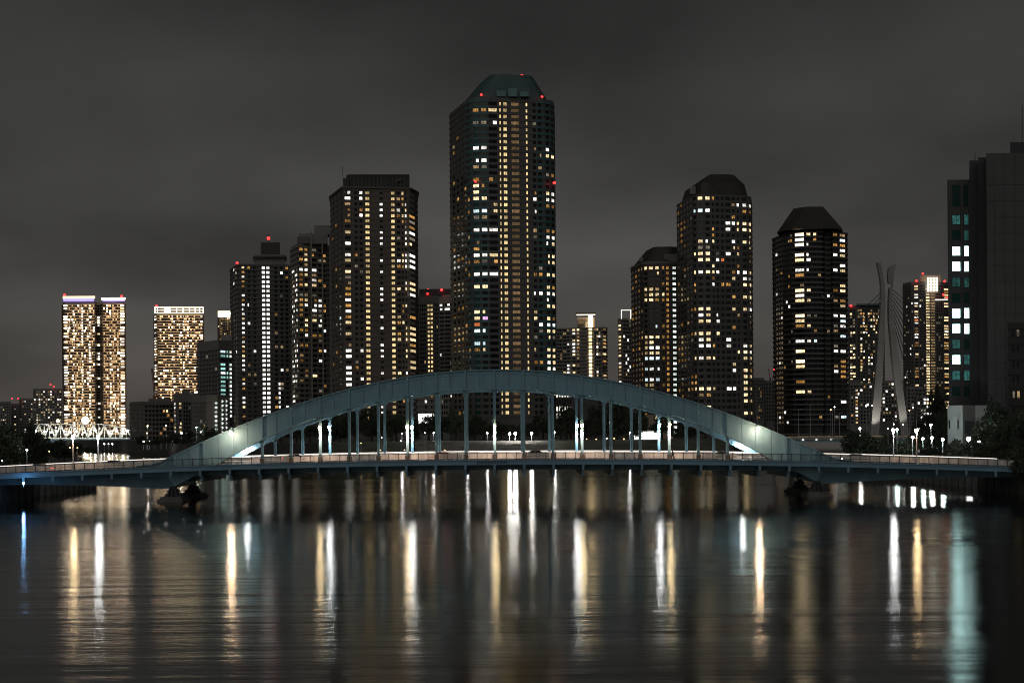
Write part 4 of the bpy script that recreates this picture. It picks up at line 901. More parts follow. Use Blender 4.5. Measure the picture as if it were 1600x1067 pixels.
# handrail lights of the far railing: a slim strip with a fitting at every post
m = MB(); n = 60; Y = YE1-0.16
m.strip_xz([(sx(i, XA, XB, n)-XC, zd(sx(i, XA, XB, n))+1.06) for i in range(n+1)], [(sx(i, XA, XB, n)-XC, zd(sx(i, XA, XB, n))+1.13) for i in range(n+1)], Y-0.12-275, Y-0.075-275)
m.build('handrail_light', 'led', BR)
m = MB(); Y = YF-0.62
m.strip_xz([(sx(i, XA+28, XB-26, n)-XC, zd(sx(i, XA+28, XB-26, n))+0.86) for i in range(n+1)], [(sx(i, XA+28, XB-26, n)-XC, zd(sx(i, XA+28, XB-26, n))+0.92) for i in range(n+1)], Y-0.14-275, Y-0.055-275)
m.build('barrier_fill_strip', 'led', BR)  # added glowing strip that brightens the barrier face
# raised characters of the name on the fascia (illegible in the photograph): short raised strokes
m = MB(); rr_ = random.Random(3); px = 745.0
while px < 794:
    wpx = rr_.uniform(1.6, 3.0); a = W(px, 721.3, YE0-0.03); x0 = a.x-XC; wd = wpx*YE0/K; zc = zd(a.x)-0.40
    for q in range(rr_.choice((2, 3, 3))): m.box(x0+wd*q/3, x0+wd*q/3+0.06, YE0-0.05-275, YE0-0.001-275, zc-0.21, zc+0.21)
    m.box(x0, x0+wd*0.8, YE0-0.06-275, YE0-0.0515-275, zc+rr_.uniform(-0.18, 0.1), zc+0.16); px += wpx+1.1
m.build('name_lettering', 'iron', BR, stuff=True)
# abutments
for sg, xe in ((-1, XA), (1, XB)):
    a = thing('abutment', 'dark stone abutment carrying the %s end of the arch bridge' % ('left' if sg < 0 else 'right'), 'abutment', (xe, 275, 0)); m = MB()
    x0, x1 = (-40, 0.5) if sg < 0 else (-0.5, 40)
    m.box(x0, x1, YE0+0.5-275, YE1-0.5-275, -1.5, zd(xe)-0.6); m.build('wall', 'stone', a)
    m = MB(); m.box(x0 if sg < 0 else 0.02, -0.02 if sg < 0 else x1, YE0-0.2-275, YE1+0.2-275, zd(xe)-0.599, zd(xe)-0.1); m.build('approach_slab', 'walk', a)
    m = MB(); m.box(x0 if sg < 0 else 0.02, -0.02 if sg < 0 else x1, YE0+0.1-275, YE0+0.3-275, zd(xe)-0.099, zd(xe)+1.05); m.build('parapet', 'fascia', a)

# ---- lamps on the bridge
WARMC, WHITEC = (1.0, 0.66, 0.47), (0.93, 0.98, 1.0)
def bridge_lamp(x, Y, z, label, warm, group, pole=False, spire=False, power=800.0, arm=0.62):
    root = thing('bridge_lamp', label, 'lamp', (x, Y, zd(x)), group=group); h = z-zd(x); yo = -arm if not pole else -0.0
    if pole:
        m = MB(); m.tube([(0, 0, 0), (0, 0, 0.9), (0, 0, 0.95), (0, 0, h-0.25)], [0.2, 0.18, 0.12, 0.085], 10); m.build('pole', 'pole', root, smooth=False)
        if spire: 
            m = MB(); m.tube([(0, 0, h+0.45), (0, 0, h+2.2)], [0.05, 0.04], 6); m.build('spire', 'pole', root)
        m = MB(); m.tube([(0, 0, h-0.27), (0, 0, h+0.05), (0, 0, h+0.4)], [0.13, 0.24, 0.26], 12); m.build('lamp_head', 'headwarm' if warm else 'headw', root)
        m = MB(); m.tube([(0, 0, h+0.405), (0, 0, h+0.5)], [0.3, 0.08], 12); m.build('cap', 'pole', root)
        light(root, 'SPOT', power, WARMC if warm else WHITEC, (0, -0.40, h-0.1), 0.12, (0, 0, 0), R(152))
    else:
        m = MB(); m.bar((0, -0.21, h+0.33), (0, yo, h+0.33), 0.08); m.box(-0.28, 0.28, yo-0.22, yo+0.22, h+0.3, h+0.38); m.build('bracket', 'pole', root)
        m = MB(); m.tube([(0, yo, h-0.22), (0, yo, h+0.295)], [0.13, 0.2], 10); m.build('lamp_head', 'headwarm' if warm else 'headw', root)
        light(root, 'SPOT' if arm < 2 else 'POINT', power, WARMC if warm else WHITEC, (0, yo-0.1, h-0.3), 0.10, (0, 0, 0), R(152) if arm < 2 else None)
ORD = {-9: 'on the left foot of the near arch rib', -6: 'on the second lit hanger from the left', -3: 'on the lit hanger left of the arch centre', 0: 'on the centre hanger of the arch', 3: 'on the lit hanger right of the arch centre', 6: 'on the second lit hanger from the right', 9: 'on the right foot of the near arch rib'}
for k in (-9, -6, -3, 0, 3, 6, 9):
    x = XC+k*PAN
    if abs(k) == 9: bridge_lamp(x, YN-0.2, Z(362 if k < 0 else 1180, 677 if k < 0 else 670, YN), 'warm white lamp ' + ORD[k], True, 'near row of bridge lamps', power=520, arm=2.3)
    else: bridge_lamp(x, YN, 11.75, 'warm lamp, nearer one, ' + ORD[k], True, 'near row of bridge lamps', arm=1.1, power=2000)
    bridge_lamp(x-0.22, YF, 11.75 if abs(k) < 9 else 9.6, 'white lamp of the far row ' + ORD[k].replace('near', 'far'), False, 'far row of bridge lamps', power=2200, arm=1.5)
for sg in (-1, 1):
    side = 'left' if sg < 0 else 'right'; x = XC+sg*69.0
    bridge_lamp(x, YN, zd(x)+5.3, 'near street lamp on a slim pole beyond the %s end of the arch' % side, True, 'pole lamps at the bridge ends', True, sg > 0)
    bridge_lamp(x, YF, zd(x)+5.3, 'far street lamp on a slim pole beyond the %s end of the arch' % side, False, 'pole lamps at the bridge ends', True, sg > 0)

# ---- cars crossing the bridge (the photograph shows their lights)
def car_proto(bodymat):
    parts = []
    L_, h = 4.4, 1.45
    prof = [(-2.2, 0.35), (-2.22, 0.75), (-2.1, 0.95), (-1.55, 1.02), (-0.95, 1.42), (0.55, 1.45), (1.2, 1.02), (2.0, 0.88), (2.2, 0.7), (2.2, 0.35)]
    m = MB(); m.prism_xz(prof, -0.85, 0.85); parts.append(('body', m.mesh('body', bodymat)))
    for y0, y1 in ((-0.87, -0.855), (0.855, 0.87)):
        m = MB(); m.prism_xz([(-1.35, 1.04), (-0.88, 1.36), (-0.2, 1.38), (-0.2, 1.04)], y0, y1); m.prism_xz([(-0.1, 1.04), (-0.1, 1.38), (0.5, 1.39), (1.0, 1.04)], y0, y1); parts.append(('side_window', m.mesh('side_window', 'glass')))
    for x in (-1.35, 1.35):
        for y in (-0.80, 0.80):
            m = MB(); m.tube([(x, y-0.1, 0.32), (x, y+0.1, 0.32)], 0.32, 14); parts.append(('wheel', m.mesh('wheel', 'rubber'))); m = MB(); m.tube([(x, y-0.115, 0.32), (x, y+0.115, 0.32)], 0.19, 12); parts.append(('rim', m.mesh('rim', 'chrome')))
    for y in (-0.62, 0.62):
        m = MB(); m.box(2.205, 2.24, y-0.18, y+0.18, 0.62, 0.76); parts.append(('headlight', m.mesh('headlight', 'head')))
        m = MB(); m.box(-2.26, -2.225, y-0.2, y+0.2, 0.72, 0.9); parts.append(('tail_light', m.mesh('tail_light', 'tail')))
    return parts
M['car_grey'] = surf('car_paint_grey', (0.25, 0.26, 0.27), 0.3, 0.05, 1.0, metal=0.4); M['car_dark'] = surf('car_paint_dark', (0.04, 0.045, 0.06), 0.3, 0.05, 1.0, metal=0.3); M['car_white'] = surf('car_paint_white', (0.75, 0.75, 0.74), 0.3, 0.03, 1.0); M['car_red'] = surf('car_paint_red', (0.35, 0.03, 0.03), 0.3, 0.05, 1.0)
for px, Y, dr, cm, lab in ((60, 271.5, -1, 'car_grey', 'grey car near the left end of the bridge deck'), (176, 274.3, -1, 'car_dark', 'dark car driving between the two left pole lamps and the arch foot'),
                           (462, 278.5, 1, 'car_white', 'white car on the bridge under the left part of the arch'), (690, 271.5, -1, 'car_red', 'red car on the bridge left of the centre hanger'),
                           (838, 278.5, 1, 'car_grey', 'grey car on the bridge right of the centre hanger'), (1130, 278.5, 1, 'car_white', 'white car near the right foot of the arch'), (1335, 271.5, -1, 'car_dark', 'dark car on the right side span of the bridge')):
    x = X(px, Y); root = thing('car', lab, 'car', (x, Y, zd(x)-0.155), 0 if dr > 0 else math.pi, 'cars on the bridge')
    last = None
    for nm, me in car_proto(cm): last = link(nm, me, last if nm == 'rim' else root)

# ---- a person walking on the near sidewalk
px_ = X(1050.5, 265.3); pr = thing('person', 'person in dark clothes walking on the near sidewalk, right part of the bridge', 'person', (px_, 265.3, zd(px_)-0.02))
def skinned(name, verts, edges, radii, mat, parent, sub=1):
    me = bpy.data.meshes.new(name); me.from_pydata(verts, edges, []); o_ = link(name, me, parent); me.materials.append(M[mat])
    sk = o_.modifiers.new('skin', 'SKIN'); lay = me.skin_vertices[0].data
    for i, r in enumerate(radii): lay[i].radius = (r, r*0.8)
    lay[0].use_root = True
    if sub: md = o_.modifiers.new('sub', 'SUBSURF'); md.levels = sub; md.render_levels = sub
    return o_
vs = [(0, 0, 0.95), (0, 0, 1.2), (0.02, 0, 1.42), (0.03, 0, 1.52), (0.06, 0, 1.62), (0.06, 0, 1.72),
      (0, -0.19, 1.38), (-0.08, -0.23, 1.12), (0.06, -0.22, 0.88), (0, 0.19, 1.38), (0.1, 0.23, 1.12), (0.28, 0.2, 0.95),
      (0, -0.09, 0.9), (0.2, -0.1, 0.5), (0.3, -0.1, 0.08), (0.44, -0.1, 0.04), (0, 0.09, 0.9), (-0.08, 0.1, 0.48), (-0.34, 0.1, 0.12), (-0.22, 0.1, 0.04)]
es = [(0, 1), (1, 2), (2, 3), (3, 4), (4, 5), (2, 6), (6, 7), (7, 8), (2, 9), (9, 10), (10, 11), (0, 12), (12, 13), (13, 14), (14, 15), (0, 16), (16, 17), (17, 18), (18, 19)]
skinned('body', vs, es, [0.16, 0.15, 0.17, 0.06, 0.10, 0.08, 0.075, 0.055, 0.04, 0.075, 0.055, 0.04, 0.095, 0.07, 0.05, 0.04, 0.095, 0.07, 0.05, 0.04], 'cloth', pr)
m = MB(); m.ball((0.085, 0, 1.60), 0.095, 10, 8, sq=(0.85, 0.9, 1.1)); m.build('face', 'skin', pr, smooth=True); m = MB(); m.ball((0.04, 0, 1.66), 0.115, 10, 8, sq=(1, 0.95, 0.95)); m.build('hair', 'hair', pr, smooth=True)

# ================================================================== CABLE-STAYED BRIDGE (right background)
CB = thing('cable_stayed_bridge', 'cable-stayed bridge with a tall curved twin-legged pylon behind the right bank', 'bridge', (X(1390, 730), 730, 0)); co = CB.location
def ribbon(name, L_, Rr, D0, D1, mat):                 # leg given by left and right edge pixels
    m = MB(); n = len(L_)
    for i in range(n-1):
        (pa, ya_), (pb, yb_) = L_[i], L_[i+1]; (qa, _), (qb, _) = Rr[i], Rr[i+1]
        a0, a1, b0, b1 = W(pa, ya_, D0)-co, W(qa, ya_, D0)-co, W(pb, yb_, D0)-co, W(qb, yb_, D0)-co; dd = Vector((0, D1-D0, 0))
        m.quad(b0, b1, a1, a0); m.quad(a0+dd, a1+dd, b1+dd, b0+dd); m.quad(a0, a0+dd, b0+dd, b0); m.quad(b1, b1+dd, a1+dd, a1)
    m.quad(*(v for v in (W(*L_[0], D0)-co, W(Rr[0][0], L_[0][1], D0)-co, W(Rr[0][0], L_[0][1], D0)-co+Vector((0, D1-D0, 0)), W(*L_[0], D0)-co+Vector((0, D1-D0, 0)))))
    return m.build(name, mat, CB)
ys = [410.5, 425, 445, 475, 505, 560, 610, 664, 700]
ribbon('pylon_leg', list(zip([1370.8, 1374, 1376.8, 1376.5, 1374.5, 1370, 1366, 1361.5, 1358], ys)), list(zip([1376.6, 1379.5, 1382.3, 1383.6, 1382.8, 1380.5, 1378, 1374.5, 1371], ys)), 726, 729, 'pylon')
ys = [449, 470, 497, 530, 560, 610, 655, 700]
ribbon('pylon_leg', list(zip([1390.2, 1388.8, 1388.8, 1391.5, 1394, 1400, 1405.5, 1411], ys)), list(zip([1394, 1394.5, 1396.5, 1401, 1405, 1411.5, 1417.5, 1423], ys)), 730.5, 733.5, 'pylon')
ribbon('pylon_horn', [(1395, 413.8), (1389, 418), (1387.2, 430), (1388, 441), (1389.5, 443)], [(1401, 413.8), (1398.6, 418), (1396.6, 430), (1393.5, 441), (1392, 443)], 730.6, 733, 'pylon'); ribbon('pylon_spine', [(1395.2, 425), (1393.6, 450)], [(1397.4, 425), (1395, 450)], 731, 732.5, 'pylon')
for i in range(9):
    m = MB(); y_ = 455+i*5.0; m.tube([W(1378, y_, 729.6)-co, W(1378-12-i*0-(i+1)*7.5, y_+(12+(i+1)*7.5)*0.98+ (8-i)*7.0, 729.6)-co] if False else [W(1379, y_, 729.6)-co, W(1308+i*6.0, 520+i*17.5, 720)-co], 0.16, 5); m.build('cable', 'cable', CB)
    m = MB(); m.tube([W(1392.5, y_-3.5, 731)-co, W(1488-i*6.5, 528+i*15.5, 745)-co], 0.16, 5); m.build('cable', 'cable', CB)
zdk = Z(1300, 682, 730)
m = MB(); x0, x1 = X(1188, 730)-co.x, X(1500, 730)-co.x; m.box(x0, x1, -9, 9, zdk-2.2, zdk); m.build('deck', 'steel_dark', CB)
m = MB(); m.box(x0, x1, -9.3, -9.05, zdk-1.2, zdk+0.1); m.build('fascia', 'pylon', CB)
m = MB()
for i in range(int((x1-x0)/1.6)): m.box(x0+i*1.6, x0+i*1.6+0.1, -9.1, -9.0, zdk+0.101, zdk+1.3)
m.box(x0, x1, -9.12, -8.98, zdk+1.301, zdk+1.42); m.build('railing', 'pylon', CB, stuff=True)
m = MB(); m.box(x0, x1, -8.8, -8.7, zdk+0.1, zdk+0.25); m.build('handrail_light', 's', CB)
for px in (1227, 1255, 1276, 1299, 1213):
    m = MB(); m.box(X(px, 720)-co.x-0.35, X(px, 720)-co.x+0.35, -9.6, -9.31, zdk-1.5, zdk-0.9); m.build('deck_lamp', 'w', CB)
for px, yt in ((1183, 640), (1215, 645), (1248, 640), (1266, 633), (1301, 640), (1312, 645)):
    lp = thing('street_lamp', 'thin street lamp on the cable-stayed bridge deck at left, %s from the left' % {1183: 'first', 1215: 'second', 1248: 'third', 1266: 'fourth', 1301: 'fifth', 1312: 'sixth'}[px], 'lamp', (X(px, 724), 724, zdk), group='lamps on the cable-stayed bridge'); h = Z(px, yt, 724)-zdk
    m = MB(); m.tube([(0, 0, 0), (0, 0, h)], [0.14, 0.08], 6); m.build('pole', 'pole', lp); m = MB(); m.tube([(0, 0, h), (0.9, 0, h+0.2)], 0.07, 6); m.box(0.6, 1.4, -0.15, 0.15, h+0.12, h+0.26); m.build('lamp_head', 'pole', lp)
pq = thing('bridge_pier', 'pale pier in the river under the curved pylon', 'pier', (X(1390, 730), 730, 0)); m = MB(); m.box(-9, 9, -10, 10, -2, zdk-2.21); m.build('wall', 'stone', pq)
light(CB, 'SPOT', 6000, (1, 0.95, 0.85), W(1368, 676, 719)-co, 0.5, (R(150), 0, 0), R(70)); light(CB, 'SPOT', 5000, (1, 0.95, 0.85), W(1412, 676, 722)-co, 0.5, (R(150), 0, 0), R(70))

# ================================================================== TRUSS BRIDGE (left background)
TB = thing('truss_bridge', 'floodlit white truss bridge crossing the side channel at far left', 'bridge', W(130, 685, 1050)); to = TB.location
def TP(px, py, D): return W(px, py, D)-to
zlo = 684.5; NP = 18
def topy(px): return 662.5 if px < 150 else 662.5+12*((px-150)/58.0)**2
for D_ in (1046, 1056):
    xs = [52+i*(206-52)/NP for i in range(NP+1)]
    m = MB(); m.bar(TP(48, zlo, D_), TP(212, zlo, D_), 0.8, 0.9); m.build('bottom_chord', 'truss', TB)
    m = MB()
    for i in range(NP): m.bar(TP(xs[i], topy(xs[i]), D_), TP(xs[i+1], topy(xs[i+1]), D_), 0.55)
    m.build('top_chord', 'truss', TB)
    for i in range(NP):
        m = MB(); a, b = (xs[i], zlo), (xs[i+1], topy(xs[i+1]))
        if i % 2: a, b = (xs[i], topy(xs[i])), (xs[i+1], zlo)
        m.bar(TP(*a, D_), TP(*b, D_), 0.75); m.build('diagonal', 'truss', TB)
        m = MB(); m.bar(TP(xs[i], topy(xs[i]), D_), TP(xs[i], zlo, D_), 0.4); m.build('vertical', 'truss', TB)
    m = MB(); m.bar(TP(206, topy(206), D_), TP(211, zlo, D_), 0.5); m.build('end_post', 'truss', TB)
m = MB(); a = TP(48, 685.5, 1045); b = TP(214, 685.5, 1045); m.box(a.x, b.x, a.y, a.y+12.5, a.z-2.6, a.z-0.3); m.build('deck', 'steel_dark', TB)
for i in range(15):
    px = 58+i*10.2+rnd.uniform(-2, 2); py = 675+rnd.uniform(-2.5, 1.0); m = MB(); v = TP(px, py, 1042.5); m.ball(v, 0.5, 8, 6); m.bar(Vector((v.x, v.y+3.0, v.z)), Vector((v.x, v.y+0.4, v.z)), 0.15, mi=1); m.build('lamp', ['lampw', 'truss'], TB)
    if i % 2 == 1: light(TB, 'POINT', 1700, (1.0, 0.97, 0.86), v+Vector((0, 0, 0.2)), 0.5)
m = MB()
for px in range(70, 212, 8): v = TP(px, 684.6, 1045.4); m.ball(v, 0.2, 6, 4)
m.build('deck_edge_light', 'w', TB, stuff=True)
for px in (75, 140, 196):
    q = thing('bridge_pier', 'dark pier under the %s of the truss bridge' % {75: 'left part', 140: 'middle', 196: 'right part'}[px], 'pier', (X(px, 1051), 1051, 0)); m = MB(); m.box(-2, 2, -6, 6, -2, to.z-2.8); m.box(-2.6, 2.6, -6.6, 6.6, -2.1, 0.8); m.build('shaft', 'stone', q)
def floodlight(px, py, D, size, mat, label, base, power):
    f = thing('floodlight', label, 'floodlight', (X(px, D), D, base)); h = Z(px, py, D)-base
    m = MB(); m.tube([(0, 0, 0), (0, 0, h)], [0.5, 0.25], 8); m.build('mast', 'pole', f); m = MB(); m.box(-size*0.25, size*0.25, -0.29, 0.3, h-size*0.3, h+size*0.3); m.build('frame', 'tw_dark', f)
    m = MB(); m.tube([(0, -0.3, h), (0, -0.75, h)], [size*0.30, size*0.5], 20); m.build('reflector', 'tw_dark', f); m = MB(); m.ball((0, -0.8, h), size*0.48, 18, 10, sq=(1, 0.25, 1)); m.build('lamp_head', mat, f, smooth=True)
floodlight(134, 656.5, 1110, 5.2, 'lampflood', 'very bright floodlight mast glowing above the middle of the truss bridge', 2.6, 0); floodlight(91, 657.5, 1112, 2.3, 'lampamber', 'smaller orange floodlight mast above the left part of the truss bridge', 2.6, 0)
# ---- crane
CRN = thing('tower_crane', 'dark red lattice crane jib rising in front of the gold lattice-crowned tower', 'crane', (X(244, 985), 985, 3)); cr = CRN.location
m = MB()
for dx_ in (-0.9, 0.9):
    for dy_ in (-0.9, 0.9): m.bar((dx_, dy_, 0), (dx_, dy_, Z(244, 618, 985)-3), 0.28)
n = 24; hh = (Z(244, 618, 985)-3)/n
for i in range(n):
    s_ = 1 if i % 2 else -1
    for dy_ in (-0.9, 0.9): m.bar((-0.9*s_, dy_, i*hh), (0.9*s_, dy_, (i+1)*hh), 0.18)
m.build('mast', 'crane', CRN)
m = MB(); a = W(243.5, 622, 985)-cr; b = W(237.5, 575.5, 985)-cr
for q in ((-0.8, 0), (0.8, 0), (0, 1.2)): m.bar(a+Vector((q[0], q[1], 0)), b+Vector((q[0]*0.5, q[1]*0.5, 0)), 0.3)
for i in range(14):
    t0, t1 = i/14, (i+1)/14; s_ = 1 if i % 2 else -1; m.bar(a.lerp(b, t0)+Vector((-0.8*s_, 0, 0)), a.lerp(b, t1)+Vector((0.8*s_, 0, 0)), 0.2)
m.build('jib', 'crane', CRN); m = MB(); m.box(-1.6, 1.6, -1.4, 1.4, Z(244, 622, 985)-3, Z(244, 618, 985)-3); m.build('cab', 'crane', CRN)
c2 = thing('roof_crane', 'small construction crane with red light between the right-hand towers', 'crane', (X(1204, 1185), 1185, 4)); q = c2.location; m = MB()
m.bar((0, 0, Z(1204, 592, 1185)-4), W(1201, 576, 1185)-q, 0.5); m.bar((0, 0, 0), (0, 0, Z(1204, 590, 1185)-4), 1.0); m.build('jib', 'crane', c2); m = MB(); m.ball(W(1210.5, 577, 1183)-q, 0.9, 8, 6); m.bar(W(1210.5, 578, 1183)-q, W(1206, 596, 1184)-q, 0.4, mi=1); m.build('aviation_light', ['red', 'tw_black'], c2)

# ================================================================== TREES
def crown_mesh(seed, nclump, nleaf, leaf, mat, sq=(1, 1, 0.85)):
    r_ = random.Random(seed); m = MB()
    for i in range(nclump):
        th = r_.uniform(0, 2*math.pi); ph = math.acos(r_.uniform(-0.75, 1)); rad = r_.uniform(0.35, 1.0)**0.6*r_.uniform(0.75, 1.05)
        c_ = Vector((math.sin(ph)*math.cos(th)*rad*sq[0], math.sin(ph)*math.sin(th)*rad*sq[1], math.cos(ph)*rad*sq[2])); cr_ = r_.uniform(0.14, 0.27)
        for k in range(nleaf):
            d = Vector((r_.gauss(0, 1), r_.gauss(0, 1), r_.gauss(0, 0.8))).normalized()*cr_*r_.uniform(0.4, 1.0)**0.5; p_ = c_+d
            u = Vector((r_.uniform(-1, 1), r_.uniform(-1, 1), r_.uniform(-1, 1))).normalized(); v = u.cross(Vector((r_.uniform(-1, 1), r_.uniform(-1, 1), r_.uniform(-1, 1)))).normalized()
            l = leaf*r_.uniform(0.6, 1.3); m.quad(p_-u*l, p_-v*l*0.6, p_+u*l, p_+v*l*0.6)
    return m.mesh('crown', mat)
CROWNS = [crown_mesh(1, 62, 42, 0.062, 'leaf'), crown_mesh(2, 74, 38, 0.060, 'leaf'), crown_mesh(3, 52, 44, 0.066, 'leaf2'), crown_mesh(4, 66, 40, 0.060, 'leaf', (0.8, 0.8, 1.15))]
def trunk_mesh(seed):
    r_ = random.Random(seed); m = MB(); m.tube([(0, 0, 0), (0.02, 0, 0.3), (0, 0.03, 0.62), (0.03, 0, 0.9)], [0.05, 0.04, 0.03, 0.015], 7)
    for i in range(6):
        a = r_.uniform(0, 6.28); z0 = r_.uniform(0.32, 0.6); m.tube([(0, 0, z0), (math.cos(a)*0.16, math.sin(a)*0.16, z0+0.14), (math.cos(a)*0.3, math.sin(a)*0.3, z0+0.24)], [0.025, 0.016, 0.008], 5)
    return m.mesh('trunk', 'bark')
TRUNKS = [trunk_mesh(5), trunk_mesh(6)]
def tree(px, D, ytop, wpx, base, label, group, kind=None, sub=False):
    h = Z(px, ytop, D)-base
    if h < 1: h = 1.5
    r_ = wpx*D/K/2; root = thing('tree', label, 'tree', (X(px, D), D, base), rnd.uniform(0, 6.28), group)
    c_ = link('crown', CROWNS[kind if kind is not None else rnd.randrange(4)], root); cz = h*0.52 if not sub else h*0.5
    c_.location = (0, 0, h-(h*0.50)*0.86 if not sub else h*0.5); c_.scale = (r_, r_, h*0.52)
    t_ = link('trunk', TRUNKS[rnd.randrange(2)], root); t_.scale = (h, h, h*0.9)
# left bank
for i, (px, D, yt, wp) in enumerate(((8, 330, 655, 60), (38, 350, 662, 46), (55, 420, 672, 40), (72, 470, 684, 36), (-12, 310, 662, 60), (25, 380, 672, 60), (92, 520, 690, 36), (118, 560, 694, 34), (143, 590, 697, 30), (60, 400, 694, 46), (12, 300, 690, 50), (100, 480, 698, 40))):
    tree(px, D, yt, wp, 2.6, ['big dark tree at the left picture edge', 'dark rounded tree on the left bank beside the truss bridge end', 'dark tree on the left bank in front of the truss bridge', 'low dark tree on the far left bank below the truss bridge', 'dark tree cut by the left picture edge', 'broad dark tree behind the left pole lamps', 'dark low tree on the left channel bank, nearer the bank end', 'dark low tree left of the far channel water', 'last low tree of the left bank beside the channel water', 'bushy dark tree low on the left bank', 'dark bush-like tree near the left bridge railing', 'low dark tree behind the first pole lamp'][i], 'trees on the left bank')
# island park: dark mass behind the terrace
gi = GI+0.7
ORDW = ['first', 'second', 'third', 'fourth', 'fifth', 'sixth', 'seventh', 'eighth', 'ninth', 'tenth', 'eleventh', 'twelfth', 'thirteenth', 'fourteenth', 'fifteenth', 'sixteenth']
for k in range(16):                                    # two trees behind each opening between the near hangers
    for q, side in ((0.27, 'left'), (0.75, 'right')):
        px = 407.5+45.4*(k+q)+rnd.uniform(-4, 4); mid = 3 <= k <= 13
        tree(px, rnd.uniform(600, 700), rnd.uniform(642, 664) if mid else rnd.uniform(652, 672), rnd.uniform(28, 46), GI, 'dark park tree, %s one in the %s arch opening from the left' % (side, ORDW[k]), 'park trees behind the terrace')
for k, (px, D, yt, wp) in enumerate(((715, 590, 640, 36), (742, 600, 648, 34), (885, 610, 635, 44), (965, 620, 630, 52), (1000, 625, 640, 30), (930, 615, 640, 40), (612, 600, 640, 44), (580, 610, 640, 40), (545, 615, 640, 42), (520, 620, 648, 36))):
    tree(px, D, yt, wp, GI, ['tall dark tree left of the tall tower base', 'dark tree in front of the tall tower lower left corner', 'tall dark tree in front of the low lit office', 'widest dark tree under the right half of the arch', 'dark tree beside the bright shop front', 'dark tree between the lit office and the widest park tree', 'dark tree below the brown tower, right one', 'dark tree below the brown tower, middle one', 'dark tree below the brown tower, left one', 'dark tree left of the brown tower base'][k], 'tall park trees')
for px in range(222, 372, 12):
    D = 720+rnd.uniform(-30, 60); tree(px, D, rnd.uniform(676, 690)-(px-220)*0.09, rnd.uniform(18, 28), GI-1.5, 'small dark island shore tree, %s from the truss bridge end' % ORDW[(px-222)//12], 'trees along the island shore')
# right bank
RBL = ['leftmost leafy tree on the right bank by the arch foot', 'second leafy tree on the right bank left of the pole lamps', 'dark tree behind the two leftmost right bank trees', 'low dark tree right of the first right pole lamp', 'dark tree directly below the pylon feet', 'dark tree behind the second right pole lamp', 'tallest dark tree left of the white gate house', 'dark tree left of the tallest tree by the gate house', 'dark tree touching the left wall of the gate house', 'lamp-lit tree in front of the white gate house', 'lamp-lit low tree right of the gate house door', 'low tree between the second pole lamp and gate house', 'dark tree right of the gate house', 'tall dark tree in front of the blank office wall', 'tall dark tree at the right picture edge', 'dark tree right of the brightest right bank lamp', 'broad dark tree low in front of the office tower', 'broad dark tree at the right edge above the bridge end', 'dark tree just behind the railing near the right bridge end', 'dark tree behind the railing at the very right bridge end', 'dark tree hiding the right approach of the bridge', 'low lit tree between the two right pole lamps', 'dark tree cut off by the right picture edge', 'highest dark crown in front of the office tower']
for i, (px, D, yt, wp) in enumerate(((1330, 415, 676, 44), (1360, 405, 682, 50), (1350, 440, 672, 40), (1400, 430, 690, 40), (1385, 460, 676, 36), (1440, 440, 672, 50), (1465, 470, 616, 44), (1440, 480, 650, 40), (1475, 440, 650, 36), (1490, 360, 686, 36), (1515, 350, 694, 42), (1452, 380, 696, 36), (1545, 360, 646, 54), (1572, 350, 634, 60), (1600, 345, 636, 60), (1540, 345, 674, 50), (1575, 330, 664, 60), (1604, 320, 660, 60), (1545, 320, 690, 50), (1580, 305, 690, 56), (1600, 292, 694, 60), (1418, 400, 692, 34), (1620, 280, 690, 60), (1560, 396, 624, 46))):
    tree(px, D, yt, wp, 2.8, RBL[i], 'trees on the right bank')
# dark bushes at the right bridge end
for i, (px, D, yt, wp) in enumerate(((1592, 258, 716, 40), (1612, 254, 712, 46))):
    tree(px, D, yt, wp, 2.8, ['dark bush hiding the right end of the bridge', 'dark bush at the right picture edge in front of the bridge'][i], 'bushes at the bridge end', sub=True)

# ================================================================== STREET AND PARK LAMPS
def park_lamp(px, py, D, base, mat, label, r=0.3, power=0, col=(1, 1, 1), group=None):
    z = Z(px, py, D); root = thing('park_lamp', label, 'lamp', (X(px, D, py), D, base), group=group); h = max(0.6, z-base)
    m = MB(); m.tube([(0, 0, 0), (0, 0, max(0.1, h-r*0.9))], [0.09, 0.06], 6); m.build('pole', 'pole', root)
    r *= 0.72; m = MB(); m.ball((0, 0, h), r, 12, 8); m.build('lamp_head', mat, root, smooth=True)
    if power: light(root, 'POINT', power, col, (0, -r-0.25, h), r*0.6)
for px, py, r, nm in ((796.3, 677.5, 0.62, 'left of the bright pair of globe lamps on the terrace top'), (805, 677.2, 0.72, 'right of the bright pair of globe lamps on the terrace top'), (830.5, 677, 0.62, 'single bright globe lamp on the terrace right of the pair')):
    park_lamp(px, py, 560, GI+0.75, 'lampw', nm, r, 1500, (1, 0.99, 0.95))
for i, (px, py) in enumerate(((677.5, 676), (730, 676.5), (761.5, 676.5), (866.5+0.5, 674.5+60) if False else (866.8, 675), (628, 677.5), (984, 676))):
    park_lamp(px, py, 572, GI+0.6, 'lampw', ['small white lamp on the terrace between the left hangers', 'small white lamp behind the far hanger left of centre', 'white lamp just left of the centre hanger', 'small white lamp behind the single bright globe lamp', 'faint lamp on the terrace left of the warm hanger lamps', 'small lamp left of the bright shop front'][i], 0.26 if i != 2 else 0.36, 260, (1, 1, 1))
light_l = [(626.5, 688.5, 'w'), (564, 692, 's'), (596.5, 683.5, 'w'), (632, 703, 'a'), (594, 703, 's'), (695, 703, 's'), (664, 676, 'c')]
